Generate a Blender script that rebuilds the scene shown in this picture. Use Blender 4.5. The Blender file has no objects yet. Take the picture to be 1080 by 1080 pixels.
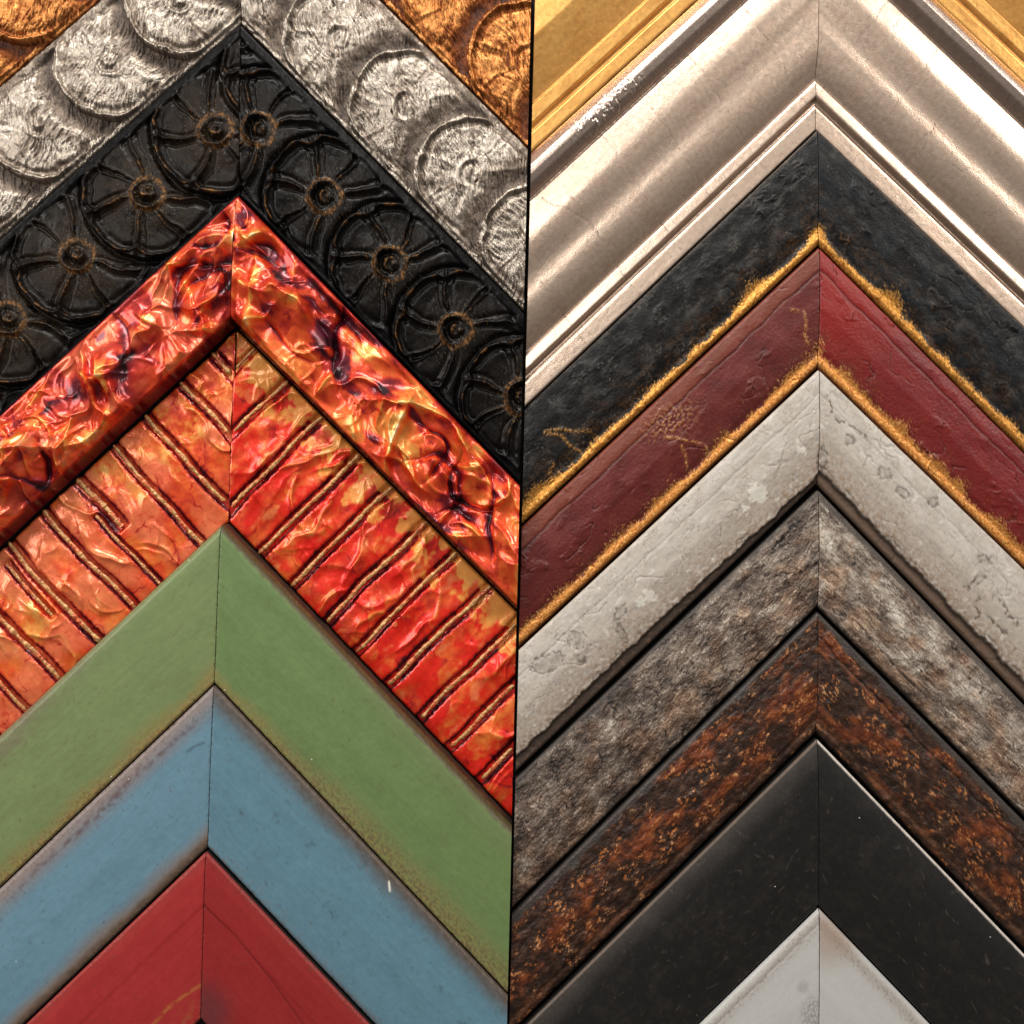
import bpy, math
import numpy as np

# ------------------------------------------------------------------ units
S = 0.0005            # one design unit = half a millimetre
D = 1150.0            # camera distance in design units
C = bpy.context.scene.collection

def lin(r, g, b):
    c = np.array([r, g, b], float) / 255.0
    return np.where(c <= 0.04045, c / 12.92, ((c + 0.055) / 1.055) ** 2.4)

# ------------------------------------------------------------------ noise
def _hash(ix, iy, seed):
    h = (ix.astype(np.int64) * 374761393 + iy.astype(np.int64) * 668265263 + int(seed) * 1274126177) & 0xffffffff
    h = ((h ^ (h >> 13)) * 1274126177) & 0xffffffff
    h = ((h ^ (h >> 16)) * 2246822519) & 0xffffffff
    return ((h ^ (h >> 15)) & 0xffffff) / float(0xffffff)

def pn(x, y, seed=0):
    ix = np.floor(x); iy = np.floor(y)
    fx = x - ix; fy = y - iy
    u = fx * fx * fx * (fx * (fx * 6 - 15) + 10)
    v = fy * fy * fy * (fy * (fy * 6 - 15) + 10)
    def g(i, j):
        a = _hash(ix + i, iy + j, seed) * 6.2831853
        return np.cos(a) * (fx - i) + np.sin(a) * (fy - j)
    n = (g(0, 0) * (1 - u) + g(1, 0) * u) * (1 - v) + (g(0, 1) * (1 - u) + g(1, 1) * u) * v
    return np.clip(n * 1.5, -1, 1)

def fbm(x, y, seed=0, o=4, gain=0.5):
    s = 0; a = 1.0; t = 0
    for k in range(o):
        s = s + a * pn(x * 2 ** k + 17.3 * k, y * 2 ** k - 9.1 * k, seed + k * 7)
        t += a; a *= gain
    return s / t * 1.3

def ridge(x, y, seed=0, o=3, gain=0.5):
    s = 0; a = 1.0; t = 0
    for k in range(o):
        s = s + a * (1 - np.abs(pn(x * 2 ** k + 5.3 * k, y * 2 ** k + 3.1 * k, seed + k * 11)))
        t += a; a *= gain
    return s / t

def worley(x, y, seed=0):
    ix = np.floor(x); iy = np.floor(y)
    f1 = np.full(x.shape, 9.0); f2 = np.full(x.shape, 9.0); idv = np.zeros(x.shape)
    for i in (-1, 0, 1):
        for j in (-1, 0, 1):
            cx = ix + i + _hash(ix + i, iy + j, seed); cy = iy + j + _hash(ix + i, iy + j, seed + 99)
            d = np.hypot(x - cx, y - cy)
            cid = _hash(ix + i, iy + j, seed + 500)
            m = d < f1
            f2 = np.where(m, f1, np.minimum(f2, d)); idv = np.where(m, cid, idv); f1 = np.where(m, d, f1)
    return f1, f2, idv

def ss(a, b, x):
    t = np.clip((x - a) / (b - a), 0, 1)
    return t * t * (3 - 2 * t)

def gs(x, w): return np.exp(-(x / w) ** 2)

def pline(px, py, pts):
    d = np.full(px.shape, 1e9)
    for (ax, ay), (bx, by) in zip(pts[:-1], pts[1:]):
        vx, vy = bx - ax, by - ay
        t = np.clip(((px - ax) * vx + (py - ay) * vy) / (vx * vx + vy * vy), 0, 1)
        d = np.minimum(d, np.hypot(px - ax - t * vx, py - ay - t * vy))
    return d

def mix(a, b, m):
    m = np.clip(m, 0, 1)[..., None]
    return a * (1 - m) + b * m

def ramp(x, stops):
    p = [s[0] for s in stops]
    return np.stack([np.interp(x, p, [s[1][k] for s in stops]) for k in range(3)], -1)

def flat(shape, c):
    return np.broadcast_to(np.array(c, float), shape + (3,)).copy()

def profile(vf, W, pts, soft=2.0):
    n = 1200
    t = np.linspace(-0.1, 1.1, n)
    h = np.interp(t, [p[0] for p in pts], [p[1] for p in pts])
    k = max(1, int(soft / (W * 1.2) * n))
    ker = np.hanning(2 * k + 3); ker /= ker.sum()
    h = np.convolve(np.pad(h, k + 1, mode='edge'), ker, 'same')[k + 1:-k - 1]
    return np.interp(vf, t, h)

def rounded(V, W, ro, ri):
    """how much an edge radius takes off the height at the outer / inner arris"""
    do = np.clip(ro - V, 0, ro); di = np.clip(ri - (W - V), 0, ri)
    return (ro - np.sqrt(np.maximum(ro * ro - do * do, 0))) + (ri - np.sqrt(np.maximum(ri * ri - di * di, 0)))

# ------------------------------------------------------------------ materials
def make_mat(name, grain=0.15, gscale=60, bump=0.1, bscale=90, stretch=1.0, coat=0.0, spec=0.5, speck=0.0, coat_rough=0.15, rvar=0.15):
    m = bpy.data.materials.new(name); m.use_nodes = True
    nt = m.node_tree; N = nt.nodes; L = nt.links
    b = N['Principled BSDF']
    col = N.new('ShaderNodeAttribute'); col.attribute_name = 'pigment'
    par = N.new('ShaderNodeAttribute'); par.attribute_name = 'finish'
    uv = N.new('ShaderNodeUVMap'); uv.uv_map = 'UVMap'
    mp = N.new('ShaderNodeMapping'); mp.inputs['Scale'].default_value = (1.0, stretch, 1.0)
    L.new(uv.outputs[0], mp.inputs[0])
    sp = N.new('ShaderNodeSeparateColor'); L.new(par.outputs['Color'], sp.inputs[0])
    n1 = N.new('ShaderNodeTexNoise'); n1.inputs['Scale'].default_value = gscale
    n1.inputs['Detail'].default_value = 6; n1.inputs['Roughness'].default_value = 0.65
    L.new(mp.outputs[0], n1.inputs['Vector'])
    mr = N.new('ShaderNodeMapRange'); mr.inputs[1].default_value = 0.25; mr.inputs[2].default_value = 0.75
    mr.inputs[3].default_value = 1 - grain; mr.inputs[4].default_value = 1 + grain
    L.new(n1.outputs[0], mr.inputs[0])
    vm = N.new('ShaderNodeVectorMath'); vm.operation = 'SCALE'
    L.new(col.outputs['Color'], vm.inputs[0]); L.new(mr.outputs[0], vm.inputs['Scale'])
    out = vm.outputs[0]
    if speck > 0:      # tiny light specks of dust and chipped paint
        n3 = N.new('ShaderNodeTexVoronoi'); n3.inputs['Scale'].default_value = 16
        L.new(uv.outputs[0], n3.inputs['Vector'])
        r3 = N.new('ShaderNodeMapRange'); r3.inputs[1].default_value = 0.16; r3.inputs[2].default_value = 0.09
        L.new(n3.outputs['Distance'], r3.inputs[0])
        n4 = N.new('ShaderNodeSeparateColor'); L.new(n3.outputs['Color'], n4.inputs[0])
        gt = N.new('ShaderNodeMath'); gt.operation = 'GREATER_THAN'; gt.inputs[1].default_value = 1 - speck
        L.new(n4.outputs[0], gt.inputs[0])
        ml = N.new('ShaderNodeMath'); ml.operation = 'MULTIPLY'
        L.new(r3.outputs[0], ml.inputs[0]); L.new(gt.outputs[0], ml.inputs[1])
        mx = N.new('ShaderNodeMix'); mx.data_type = 'RGBA'
        L.new(ml.outputs[0], mx.inputs[0]); L.new(out, mx.inputs[6]); mx.inputs[7].default_value = (0.6, 0.58, 0.5, 1)
        out = mx.outputs[2]
    L.new(out, b.inputs['Base Color'])
    L.new(sp.outputs[0], b.inputs['Metallic'])
    n2 = N.new('ShaderNodeTexNoise'); n2.inputs['Scale'].default_value = bscale
    n2.inputs['Detail'].default_value = 5; n2.inputs['Roughness'].default_value = 0.6
    L.new(mp.outputs[0], n2.inputs['Vector'])
    ra = N.new('ShaderNodeMapRange'); ra.inputs[1].default_value = 0.2; ra.inputs[2].default_value = 0.8
    ra.inputs[3].default_value = 1 - rvar; ra.inputs[4].default_value = 1 + rvar
    L.new(n1.outputs[0], ra.inputs[0])
    rm = N.new('ShaderNodeMath'); rm.operation = 'MULTIPLY'
    L.new(sp.outputs[1], rm.inputs[0]); L.new(ra.outputs[0], rm.inputs[1])
    L.new(rm.outputs[0], b.inputs['Roughness'])
    bp = N.new('ShaderNodeBump'); bp.inputs['Distance'].default_value = 2 * S
    bs = N.new('ShaderNodeMath'); bs.operation = 'MULTIPLY'; bs.inputs[1].default_value = bump
    L.new(sp.outputs[2], bs.inputs[0]); L.new(bs.outputs[0], bp.inputs['Strength'])
    L.new(n2.outputs[0], bp.inputs['Height']); L.new(bp.outputs[0], b.inputs['Normal'])
    b.inputs['Coat Weight'].default_value = coat; b.inputs['Coat Roughness'].default_value = coat_rough
    b.inputs['Specular IOR Level'].default_value = spec
    return m

def side_mat(name, c, rough=0.6):
    m = bpy.data.materials.new(name); m.use_nodes = True
    N = m.node_tree.nodes; L = m.node_tree.links; b = N['Principled BSDF']
    tc = N.new('ShaderNodeTexCoord')
    n = N.new('ShaderNodeTexNoise'); n.inputs['Scale'].default_value = 160; n.inputs['Detail'].default_value = 5
    L.new(tc.outputs['Object'], n.inputs['Vector'])
    r = N.new('ShaderNodeValToRGB')
    r.color_ramp.elements[0].position = 0.3; r.color_ramp.elements[1].position = 0.7
    r.color_ramp.elements[0].color = (*(np.array(c) * 0.5), 1); r.color_ramp.elements[1].color = (*(np.array(c) * 1.4), 1)
    L.new(n.outputs[0], r.inputs[0]); L.new(r.outputs[0], b.inputs['Base Color'])
    b.inputs['Roughness'].default_value = rough
    bp = N.new('ShaderNodeBump'); bp.inputs['Distance'].default_value = S; bp.inputs['Strength'].default_value = 0.3
    L.new(n.outputs[0], bp.inputs['Height']); L.new(bp.outputs[0], b.inputs['Normal'])
    return m

# ------------------------------------------------------------------ meshes
def W3(X, Y, h):      # board plane is world XZ, height comes towards -Y
    return np.stack([X * S, -h * S, -Y * S], -1)

def grid_mesh(name, P, col, fin, U, V, mats, skirts, parent, loc, flipall=False):
    """P (n,m,3); skirts: which of the four borders go down to the board ('a' t=0, 'b' t=1, 's' s=0, 'e' s=1)"""
    n, m = P.shape[:2]
    vs = [P.reshape(-1, 3)]; cs = [col.reshape(-1, 3)]; fs_ = [fin.reshape(-1, 3)]; uvs = [np.stack([U, V], -1).reshape(-1, 2)]
    i = np.arange(n - 1)[:, None] * m + np.arange(m - 1)[None, :]
    quads = [np.stack([i, i + 1, i + m + 1, i + m], -1).reshape(-1, 4)]; mi = [np.zeros((n - 1) * (m - 1), np.int32)]
    base = n * m
    for key, sl, flip in (('a', (slice(None), 0), 1), ('b', (slice(None), -1), 0), ('s', (0, slice(None)), 0), ('e', (-1, slice(None)), 1)):
        if key not in skirts: continue
        top = P[sl]; k = len(top); bot = top.copy(); bot[:, 1] = 0
        vs += [top, bot]; cc = col[sl]; cs += [cc, cc]; ff = fin[sl]; fs_ += [ff, ff]
        uu = np.stack([U[sl], V[sl]], -1); uvs += [uu, uu + [0, 0.4]]
        a = base + np.arange(k - 1)
        q = np.stack([a, a + 1, a + 1 + k, a + k], -1)
        if flip: q = q[:, ::-1]
        quads.append(q); mi.append(np.ones(k - 1, np.int32)); base += 2 * k
    v = np.concatenate(vs); q = np.concatenate(quads); mi = np.concatenate(mi)
    v = v - np.array(loc)
    if flipall: q = q[:, ::-1]
    me = bpy.data.meshes.new(name)
    me.vertices.add(len(v)); me.vertices.foreach_set('co', v.astype(np.float32).ravel())
    me.loops.add(q.size); me.loops.foreach_set('vertex_index', q.astype(np.int32).ravel())
    me.polygons.add(len(q)); me.polygons.foreach_set('loop_start', np.arange(0, q.size, 4, dtype=np.int32))
    me.polygons.foreach_set('material_index', mi)
    me.update(calc_edges=True)
    me.polygons.foreach_set('use_smooth', np.ones(len(q), bool))
    for nm, arr in (('pigment', cs), ('finish', fs_)):
        a = me.attributes.new(nm, 'FLOAT_COLOR', 'POINT')
        z = np.concatenate(arr); z = np.concatenate([z, np.ones((len(z), 1))], 1)
        a.data.foreach_set('color', np.clip(z, 0, 1).astype(np.float32).ravel())
    ul = me.uv_layers.new(name='UVMap')
    uvv = (np.concatenate(uvs) / 100.0)[q.ravel()]
    ul.data.foreach_set('uv', uvv.astype(np.float32).ravel())
    for mt in mats: me.materials.append(mt)
    me.validate()
    o = bpy.data.objects.new(name, me); C.objects.link(o)
    if parent is not None: o.parent = parent
    return o

class Ctx: pass

def to_plane(p, H):
    k = 1 - H / D
    return np.array([(p[0] - 540) * k, (p[1] - 540) * k])

def cutx(cut, Y):     # cut = (pixel x at top, pixel x at bottom)
    return cut[0] - 540 + (cut[1] - cut[0]) * (Y + 540) / 1080.0

def hit(P, d, cut):   # where the line P + k d reaches the column's cut
    sl = (cut[1] - cut[0]) / 1080.0
    k = (cut[0] - 540 + sl * (P[1] + 540) - P[0]) / (d[0] - sl * d[1])
    return P + k * d

COLS = {'L': ((-58, -96), (560, 534.5)), 'R': ((564, 537), (1168, 1192))}

def outer_lines(sp):
    """peak and the directions of both arms' outer arris, in board-plane units"""
    H = sp['H']
    P = to_plane(sp['peak'], H)
    A = to_plane(sp['l'], H); B = to_plane(sp['r'], H)
    return P, A - P, B - P

def build_sample(i, sp, nxt):
    P, dl, dr = outer_lines(sp)
    if nxt is not None:
        Q, el, er = outer_lines(nxt); g = nxt.get('gap', 1.6)
        Q = Q + np.array([0, -g * 1.42])
    else:
        Q = to_plane(sp['inner'], sp['H']); el, er = dl, dr
    root = bpy.data.objects.new('corner_sample', None); C.objects.link(root)
    root.empty_display_size = 0.01
    root['label'] = sp['label']; root['category'] = 'frame sample'; root['group'] = 'picture frame corner samples nested in two columns'
    loc = W3(P[0], P[1], 0.0); root.location = loc
    lc, rc = COLS[sp['col']]
    for side in (-1, 1):
        d, e, cut = (dl, el, lc) if side < 0 else (dr, er, rc)
        P1 = hit(P, d, cut); Q1 = hit(Q, e, cut)
        # mitre joint: a hair's gap between the two rails
        hair = np.array([side * sp.get('hair', 0.35), 0])
        P0 = P + hair; Q0 = Q + hair
        step = sp.get('step', 1.0)
        n = int(np.hypot(*(P1 - P0)) / step); 
        dd = (P1 - P0) / np.hypot(*(P1 - P0)); nn = np.array([-dd[1], dd[0]])
        if nn[1] < 0: nn = -nn
        Wd = abs(np.dot(Q0 - P0, nn)); m = int(Wd / step)
        s = np.linspace(0, 1, n)[:, None]; bands = sp.get('bands', [('rail', 0, 1)])
        # main band first so the others can be its children
        bands = sorted(bands, key=lambda b: b[0] != 'rail')
        rail = None
        for bn, t0, t1 in bands:
            mm = max(4, int(m * (t1 - t0)))
            t = np.linspace(t0, t1, mm)[None, :]
            X = (P0[0] + (P1[0] - P0[0]) * s) * (1 - t) + (Q0[0] + (Q1[0] - Q0[0]) * s) * t
            Y = (P0[1] + (P1[1] - P0[1]) * s) * (1 - t) + (Q0[1] + (Q1[1] - Q0[1]) * s) * t
            c = Ctx(); c.side = side; c.seed = i * 131 + (0 if side < 0 else 57)
            c.U = (X - P[0]) * dd[0] + (Y - P[1]) * dd[1]
            c.vf = np.broadcast_to(t, X.shape).copy(); c.W = Wd; c.V = c.vf * Wd
            c.D = s * np.hypot(*(P1 - P0)) + 0 * X
            k = 1 - (sp['H'] - 6) / D
            c.X = X / k + 540; c.Y = Y / k + 540; c.shape = X.shape; c.band = bn
            c.metal = np.zeros(X.shape); c.rough = np.full(X.shape, 0.5); c.bump = np.ones(X.shape)
            h, col = sp['fn'](c)
            h = h - (0 if sp['mat'] == M['silver'] else .4) * np.exp(-s * np.hypot(*(P1 - P0)) / 1.1) * (1 + .8 * pn(c.V / 5, c.V * 0, c.seed + 3))
            h = np.maximum(h, 1.0)
            fin = np.stack([c.metal + 0 * X, c.rough + 0 * X, c.bump + 0 * X], -1)
            skirts = 'se' + ('a' if t0 == 0 else '') + ('b' if t1 == 1 else '')
            Pw = W3(X, Y, h)
            off = i * 13.7 + (side + 1) * 31
            o = grid_mesh(bn, Pw, col, fin, c.U + off * 100, c.V, [sp['mat'], sp['side']], skirts, root, loc, side < 0)
            if bn == 'rail': rail = o
        if 'extra' in sp: sp['extra'](sp, side, rail, P, dd, nn, Wd, loc, P0, Q0, cut, i)
    return root

# ------------------------------------------------------------------ finishes
def medallions(c, off, base, spokes=1.0, rosette=1.0, gw=1.0):
    """overlapping round scales with spokes and a raised rosette in the middle of each"""
    pitch = 95.8; R = c.W * 0.505
    a = c.U * c.side; off = off * c.side
    wx = 2.2 * fbm(c.U / 19, c.V / 19, c.seed + 3, 3); wy = 2.2 * fbm(c.U / 19, c.V / 19, c.seed + 4, 3)
    aa = a + wx; v = c.V + wy - c.W * 0.5
    k0 = np.floor((aa - off) / pitch)
    kk = np.full(a.shape, -999.0)
    def rs(dx): return np.where(dx < 0, np.hypot(dx, v), np.hypot(dx * .42, v))
    for j in (-2, -1, 0, 1, 2):
        k = k0 + j; dj = aa - off - k * pitch
        kk = np.where(rs(dj) < R, np.maximum(kk, k), kk)
    near = np.round((aa - off) / pitch)
    inside = kk > -900
    k = np.where(inside, kk, near)
    dx = aa - off - k * pitch; r = np.hypot(dx, v); th = np.arctan2(v, dx); rt = rs(dx)
    dx2 = aa - off - (k + 1) * pitch; r2 = rs(dx2)
    jit = _hash(k, k * 0, c.seed)
    th = th + 0.10 * np.sin(r / 15 + k * 2.1) + .12 * (jit - .5)
    spoke = 0 * r; spg = 0 * r; notch = 0 * r
    for q, (deg, dbl) in enumerate(((-150, 0), (150, 0), (-101, 1), (99, 1), (-58, 0), (56, 0))):
        da = th - math.radians(deg); da = (da + math.pi) % (2 * math.pi) - math.pi
        on = ss(17, 26, r) * ss(R + 1, R - 5, r) * (np.abs(da) < .9)
        sd = r * np.sin(da); fr = ss(R * .25, R, r)
        if dbl:
            g = 1.6 + 2.4 * fr; spoke = np.maximum(spoke, (gs(sd - g, 1.15) + .7 * gs(sd + g, 1.15)) * on * (.7 + .3 * _hash(k, k * 0 + q, 5))); spg = np.maximum(spg, gs(sd, 1.8 + 1.5 * fr) * on)
        else:
            spoke = np.maximum(spoke, gs(sd, 1.1 + 1.1 * fr) * on); spg = np.maximum(spg, (gs(sd - 4.5 - 3 * fr, 2.2) + gs(sd + 4.5 + 3 * fr, 2.2)) * on)
        notch = np.maximum(notch, gs(da, .13))
    rimr = R - 3.0 - (5.0 if gw < 2 else 1.5) * notch
    fwd = ss(62, 18, dx)              # the rim dies out towards the covering scale
    rim = gs(rt - rimr, 1.5) * inside * (1 - .35 * notch) * (.15 + .85 * fwd)
    ingr = gs(rt - (rimr - 5), 3.0) * inside * fwd
    groove = (gs(rt - (R + 2.5), 3.0) * (~inside) * .5 + gs(r2 - (R + 2.0 * gw), 3.0 * gw) * inside * ss(30, 0, dx2))
    cres = ss(-.5, .8, np.cos(th - 2.7))
    ring = gs(r - 14.5, 2.4) * cres * rosette; pit = gs(r - 9.5, 2.8) * (.35 + .65 * cres) * rosette; boss = (gs(np.hypot(dx - 2.0, v + 1.0) - 5.5, 1.8) * (.3 + .7 * cres) + .8 * gs(np.hypot(dx - 3.5, v + 2.0), 2.6)) * rosette
    dome = np.where(inside, 3.0 * (1 - (v / R) ** 2) + 3.5 * ss(-10, -R, dx) + 1.0 * ss(40, 0, dx) - 2.0 * ss(0, 50, dx), -.5)
    h = base + dome + 4.0 * rim - 2.4 * ingr - 4.4 * groove + 3.4 * spoke * spokes - 1.9 * spg * spokes + 5.0 * ring - 5.0 * pit + 4.4 * boss
    h = h - 1.6 * gs(r - R * .68, 13) * (1 - spoke) * inside * ss(20, -10, dx) * spokes
    return h, dict(r=r, th=th, rim=rim, groove=groove, spoke=spoke, spg=spg, ring=ring, pit=pit, boss=boss, inside=inside, R=R, dx=dx, v=v, jit=jit, ingr=ingr)

def edge_strip(c, h, w=8, level=30):
    e = ss(w + 3, w - 2, c.V + 1.5 * fbm(c.U / 30, c.V / 30, c.seed + 8, 2))
    e2 = ss(w - 1, w - 5, c.W - c.V)
    h = h * (1 - e) + level * e
    return h * (1 - e2) + (level - 3) * e2, e, e2

def fn_medal_foil(c, off, bright, mid, dark):
    h, f = medallions(c, off, 31 + 3 * np.sin(np.pi * c.vf), .16, .34, 3.4)
    h = h - 1.6 * f['rim'] + 1.0 * f['groove']
    h, e, e2 = edge_strip(c, h, 8, 31)
    # foil wrinkles: fine creases that flow over the scales
    q = fbm(c.U / 50, c.V / 50, c.seed + 9, 2) * 9 + 5 * np.sin(f['th']) * ss(10, 50, f['r'])
    t = .35 * c.side + (.0 if c.side > 0 else .9)
    uu = c.U * math.cos(t) + c.V * math.sin(t) + q; vv = -c.U * math.sin(t) + c.V * math.cos(t) + 1.4 * q
    wr = ridge(uu / 26, vv / 4.2, c.seed + 10, 2, 0.6)
    wr2 = ridge((uu + .3 * vv) / 20, (vv - .2 * uu) / 2.6, c.seed + 13, 1)
    cr = ridge(uu / 9 + .5 * q, vv / 7, c.seed + 17, 1)
    lump = fbm(c.U / 12, c.V / 12, c.seed + 14, 3); fine = fbm(c.U / 2.0, c.V / 2.0, c.seed + 18, 2)
    amp = ss(-.7, .3, fbm(c.U / 30, c.V / 30, c.seed + 19, 2)) * (1 - .6 * e)
    h = h + (2.9 * (wr - .7) + 2.0 * (wr2 - .7)) * amp + 1.1 * lump + .25 * fine
    cut = np.maximum(ss(.955, .99, cr), .8 * ss(.97, .995, wr)) * ss(-.2, .2, fbm(c.U / 16, c.V / 16, c.seed + 20, 2))
    h = h - 1.2 * cut - rounded(c.V, c.W, 3, 3)
    n = fbm(c.U / 26, c.V / 26, c.seed + 15, 3); nf = fbm(uu / 7, vv / 2.2, c.seed + 21, 3)
    patina = 1.15 * f['groove'] + .5 * f['ingr'] * .6 + 0.45 * f['pit'] + .2 * f['boss'] + .30 * f['spg'] + 0.38 * ss(-.3, .5, n) + 0.45 * ss(.66, .46, wr) * amp + .3 * ss(0, .5, nf) \
        + 0.35 * e + .25 * ss(30, 8, f['r']) * ss(-.4, .2, nf)
    patina = patina - .55 * (~f['inside']) * ss(.5, .1, f['groove']) * ss(.5, .8, c.vf)
    patina = patina * (.85 + .25 * fine)
    col = mix(flat(c.shape, bright), flat(c.shape, mid), ss(.10, .65, patina))
    col = mix(col, flat(c.shape, dark), np.maximum(ss(.75, 1.5, patina) * .9, .85 * cut))
    c.metal = 0.90 - 0.5 * ss(.5, 1.2, patina); c.rough = 0.32 + 0.2 * ss(.2, 1, patina)
    c.bump = 1.0
    return h, col

def fn_medal_black(c):
    h, f = medallions(c, 91 * 1.0, 31)
    h, e, e2 = edge_strip(c, h, 9, 32)
    h = h + 0.35 * fbm(c.U / 9, c.V / 9, c.seed, 3) - rounded(c.V, c.W, 3, 3)
    n = fbm(c.U / 13, c.V / 13, c.seed + 1, 4); n2 = fbm(c.U / 3.2, c.V / 3.2, c.seed + 2, 3); n3 = fbm(c.U / 1.6, c.V / 1.6, c.seed + 5, 2)
    gold = 0.95 * f['rim'] * ss(-.35, .3, n) + .85 * f['spoke'] * ss(-.3, .4, n + .5 * n2) * ss(60, 30, f['r']) + 0.75 * gs(f['r'] - 17, 3.5) + .8 * f['boss'] + .25 * ss(34, 12, f['r']) * ss(-.2, .5, n2 + n)
    gold = gold * (1 - e) * (1 - e2) * (0.75 + 0.5 * n2)
    # the left rail is rubbed back to brown more than the right one
    brown = ss(-.5, .5, n + .35 + .4 * n3) * (0.85 if c.side < 0 else 0.22) * ss(84, 25, f['r']) * (1 - e) * (1 - e2)
    col = flat(c.shape, (0.0022, 0.0022, 0.0027))
    col = mix(col, flat(c.shape, lin(40, 30, 20)), brown)
    col = mix(col, flat(c.shape, lin(150, 106, 62)), ss(.3, 1.1, gold) * .75)
    sp = ss(.5, .7, n3) * ss(56, 10, f['r'])
    col = mix(col, flat(c.shape, lin(160, 140, 110)), sp * .45)
    c.metal = 0.4 * ss(.3, 1, gold); c.rough = 0.25 + 0.08 * ss(-.5, .5, n) + .14 * brown; c.bump = 0.7
    return h, col

INK = [(0.0, (0.022, 0.003, 0.006)), (0.16, (0.16, 0.006, 0.014)), (0.32, (0.50, 0.022, 0.012)), (0.48, (0.82, 0.085, 0.018)),
       (0.62, (0.90, 0.20, 0.035)), (0.76, (0.92, 0.38, 0.08)), (0.90, (0.96, 0.54, 0.17)), (1.0, (0.98, 0.72, 0.40))]

def creases(c, seed, n, L, w, a, bias, spread):
    """n sharp-crested folds, each a fading ridge along its own slightly bent line"""
    rng = np.random.RandomState(seed); out = np.zeros(c.shape); mx = np.zeros(c.shape)
    U, V = c.U, c.V
    wu = 7 * fbm(U / 38, V / 38, seed + 1, 2); wv = 7 * fbm(U / 38, V / 38, seed + 2, 2)
    for k in range(n):
        u0 = rng.uniform(-90, 540); v0 = rng.uniform(4, 126); th = bias + rng.normal() * spread
        l = L * rng.uniform(.6, 1.5); ww = w * rng.uniform(.6, 1.5); aa = a * rng.uniform(.5, 1.3); bend = rng.normal() * .35 / l
        du = U + wu - u0; dv = V + wv - v0
        p = du * math.cos(th) + dv * math.sin(th); q = -du * math.sin(th) + dv * math.cos(th) + bend * p * p
        skew = np.where(q > 0, ww * .55, ww * 1.5) if k % 2 else np.where(q > 0, ww * 1.5, ww * .55)
        g = np.exp(-np.sqrt(q * q + .35) / skew) * np.exp(-(p / l) ** 4)
        out = out + aa * g; mx = np.maximum(mx, g * min(1, aa / a + .2))
    return out, mx

def fn_crumple(c):
    b = .42 if c.side < 0 else .12
    A, ma = creases(c, c.seed + 1, 34, 46, 11, 13, b, .6)
    B, mb = creases(c, c.seed + 2, 62, 24, 5.5, 6.5, b, .9)
    Dn, md = creases(c, c.seed + 3, 24, 34, 8, 10, b, .5)
    E, me_ = creases(c, c.seed + 4, 80, 13, 2.6, 2.4, b, 1.2)
    big = fbm(c.U / 60, c.V / 50, c.seed + 7, 2)
    prof = profile(c.vf, c.W, [(-.1, 41), (0, 41), (.05, 44), (.5, 46), (.88, 42), (.955, 41), (.985, 18), (1.1, 16)], 1.6)
    env = ss(0, 10, c.V) * ss(.97, .87, c.vf) * (.15 + .85 * ss(0, 14, c.D))
    h = prof + (A * .9 + B + E - Dn * .9 - 6 + 5 * big) * env + .15 * fbm(c.U / 7, c.V / 7, c.seed + 9, 2) - rounded(c.V, c.W, 2.5, 1)
    f1, f2, idn = worley((c.U + 16 * big + 10 * fbm(c.U / 16, c.V / 16, c.seed + 11, 3)) / 44, (c.V + 14 * fbm(c.U / 20, c.V / 20, c.seed + 12, 3)) / 30, c.seed + 20)
    line = gs((f2 - f1) * 34, 1.0) * ss(-.05, .3, fbm(c.U / 30, c.V / 30, c.seed + 13, 2))
    n = fbm(c.U / 60 + 3, c.V / 36, c.seed + 21, 3); n2 = fbm(c.U / 14, c.V / 12, c.seed + 22, 4)
    tone = (0.41 if c.side < 0 else 0.50) + .22 * n + .10 * n2 + .20 * (idn - .5)
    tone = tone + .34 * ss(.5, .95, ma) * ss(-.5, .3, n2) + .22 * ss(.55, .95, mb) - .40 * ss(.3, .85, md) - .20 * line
    lo = .85 * ss(.30, .80, fbm(c.U / 42 + 7, c.V / 20, c.seed + 31, 3) + (.12 if c.side > 0 else 0) * gs(c.vf - .35, .2)); tone = tone - .5 * lo * (1 - ss(.3, .8, ma))
    for (x, y, rx, ry, a) in c_blots['crumple']:
        tone = tone + .7 * a * ss(.25, .8, np.exp(-((c.X - x + 9 * n2) / rx) ** 2 - ((c.Y - y + 9 * n) / ry) ** 2)) * (1 - .6 * ss(.3, .8, ma))
    inner = ss(.945, .965, c.vf); oe = ss(4, 1, c.V)
    tone = tone * (1 - inner) + inner * (.15 + .06 * n2)
    tone = tone * (1 - .35 * oe)
    col = ramp(np.clip(tone, 0, 1), INK)
    pur = ss(.36, .05, tone) * ss(-.2, .3, fbm(c.U / 25, c.V / 25, c.seed + 40, 2)) * (1 - inner)
    col = mix(col, flat(c.shape, (0.13, 0.006, 0.026)), pur * .6)
    if c.side < 0:      # the left rail leans to rose
        pk = ss(-.1, .3, fbm(c.U / 40 + 30, c.V / 40, c.seed + 41, 3) + .3 * (idn - .5)) * ss(.25, .5, tone)
        col = mix(col, flat(c.shape, (0.88, 0.19, 0.10)), pk * .65)
    c.metal = 0.45 + 0 * tone; c.rough = 0.27 + .05 * n2; c.bump = .25
    return h, col

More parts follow.
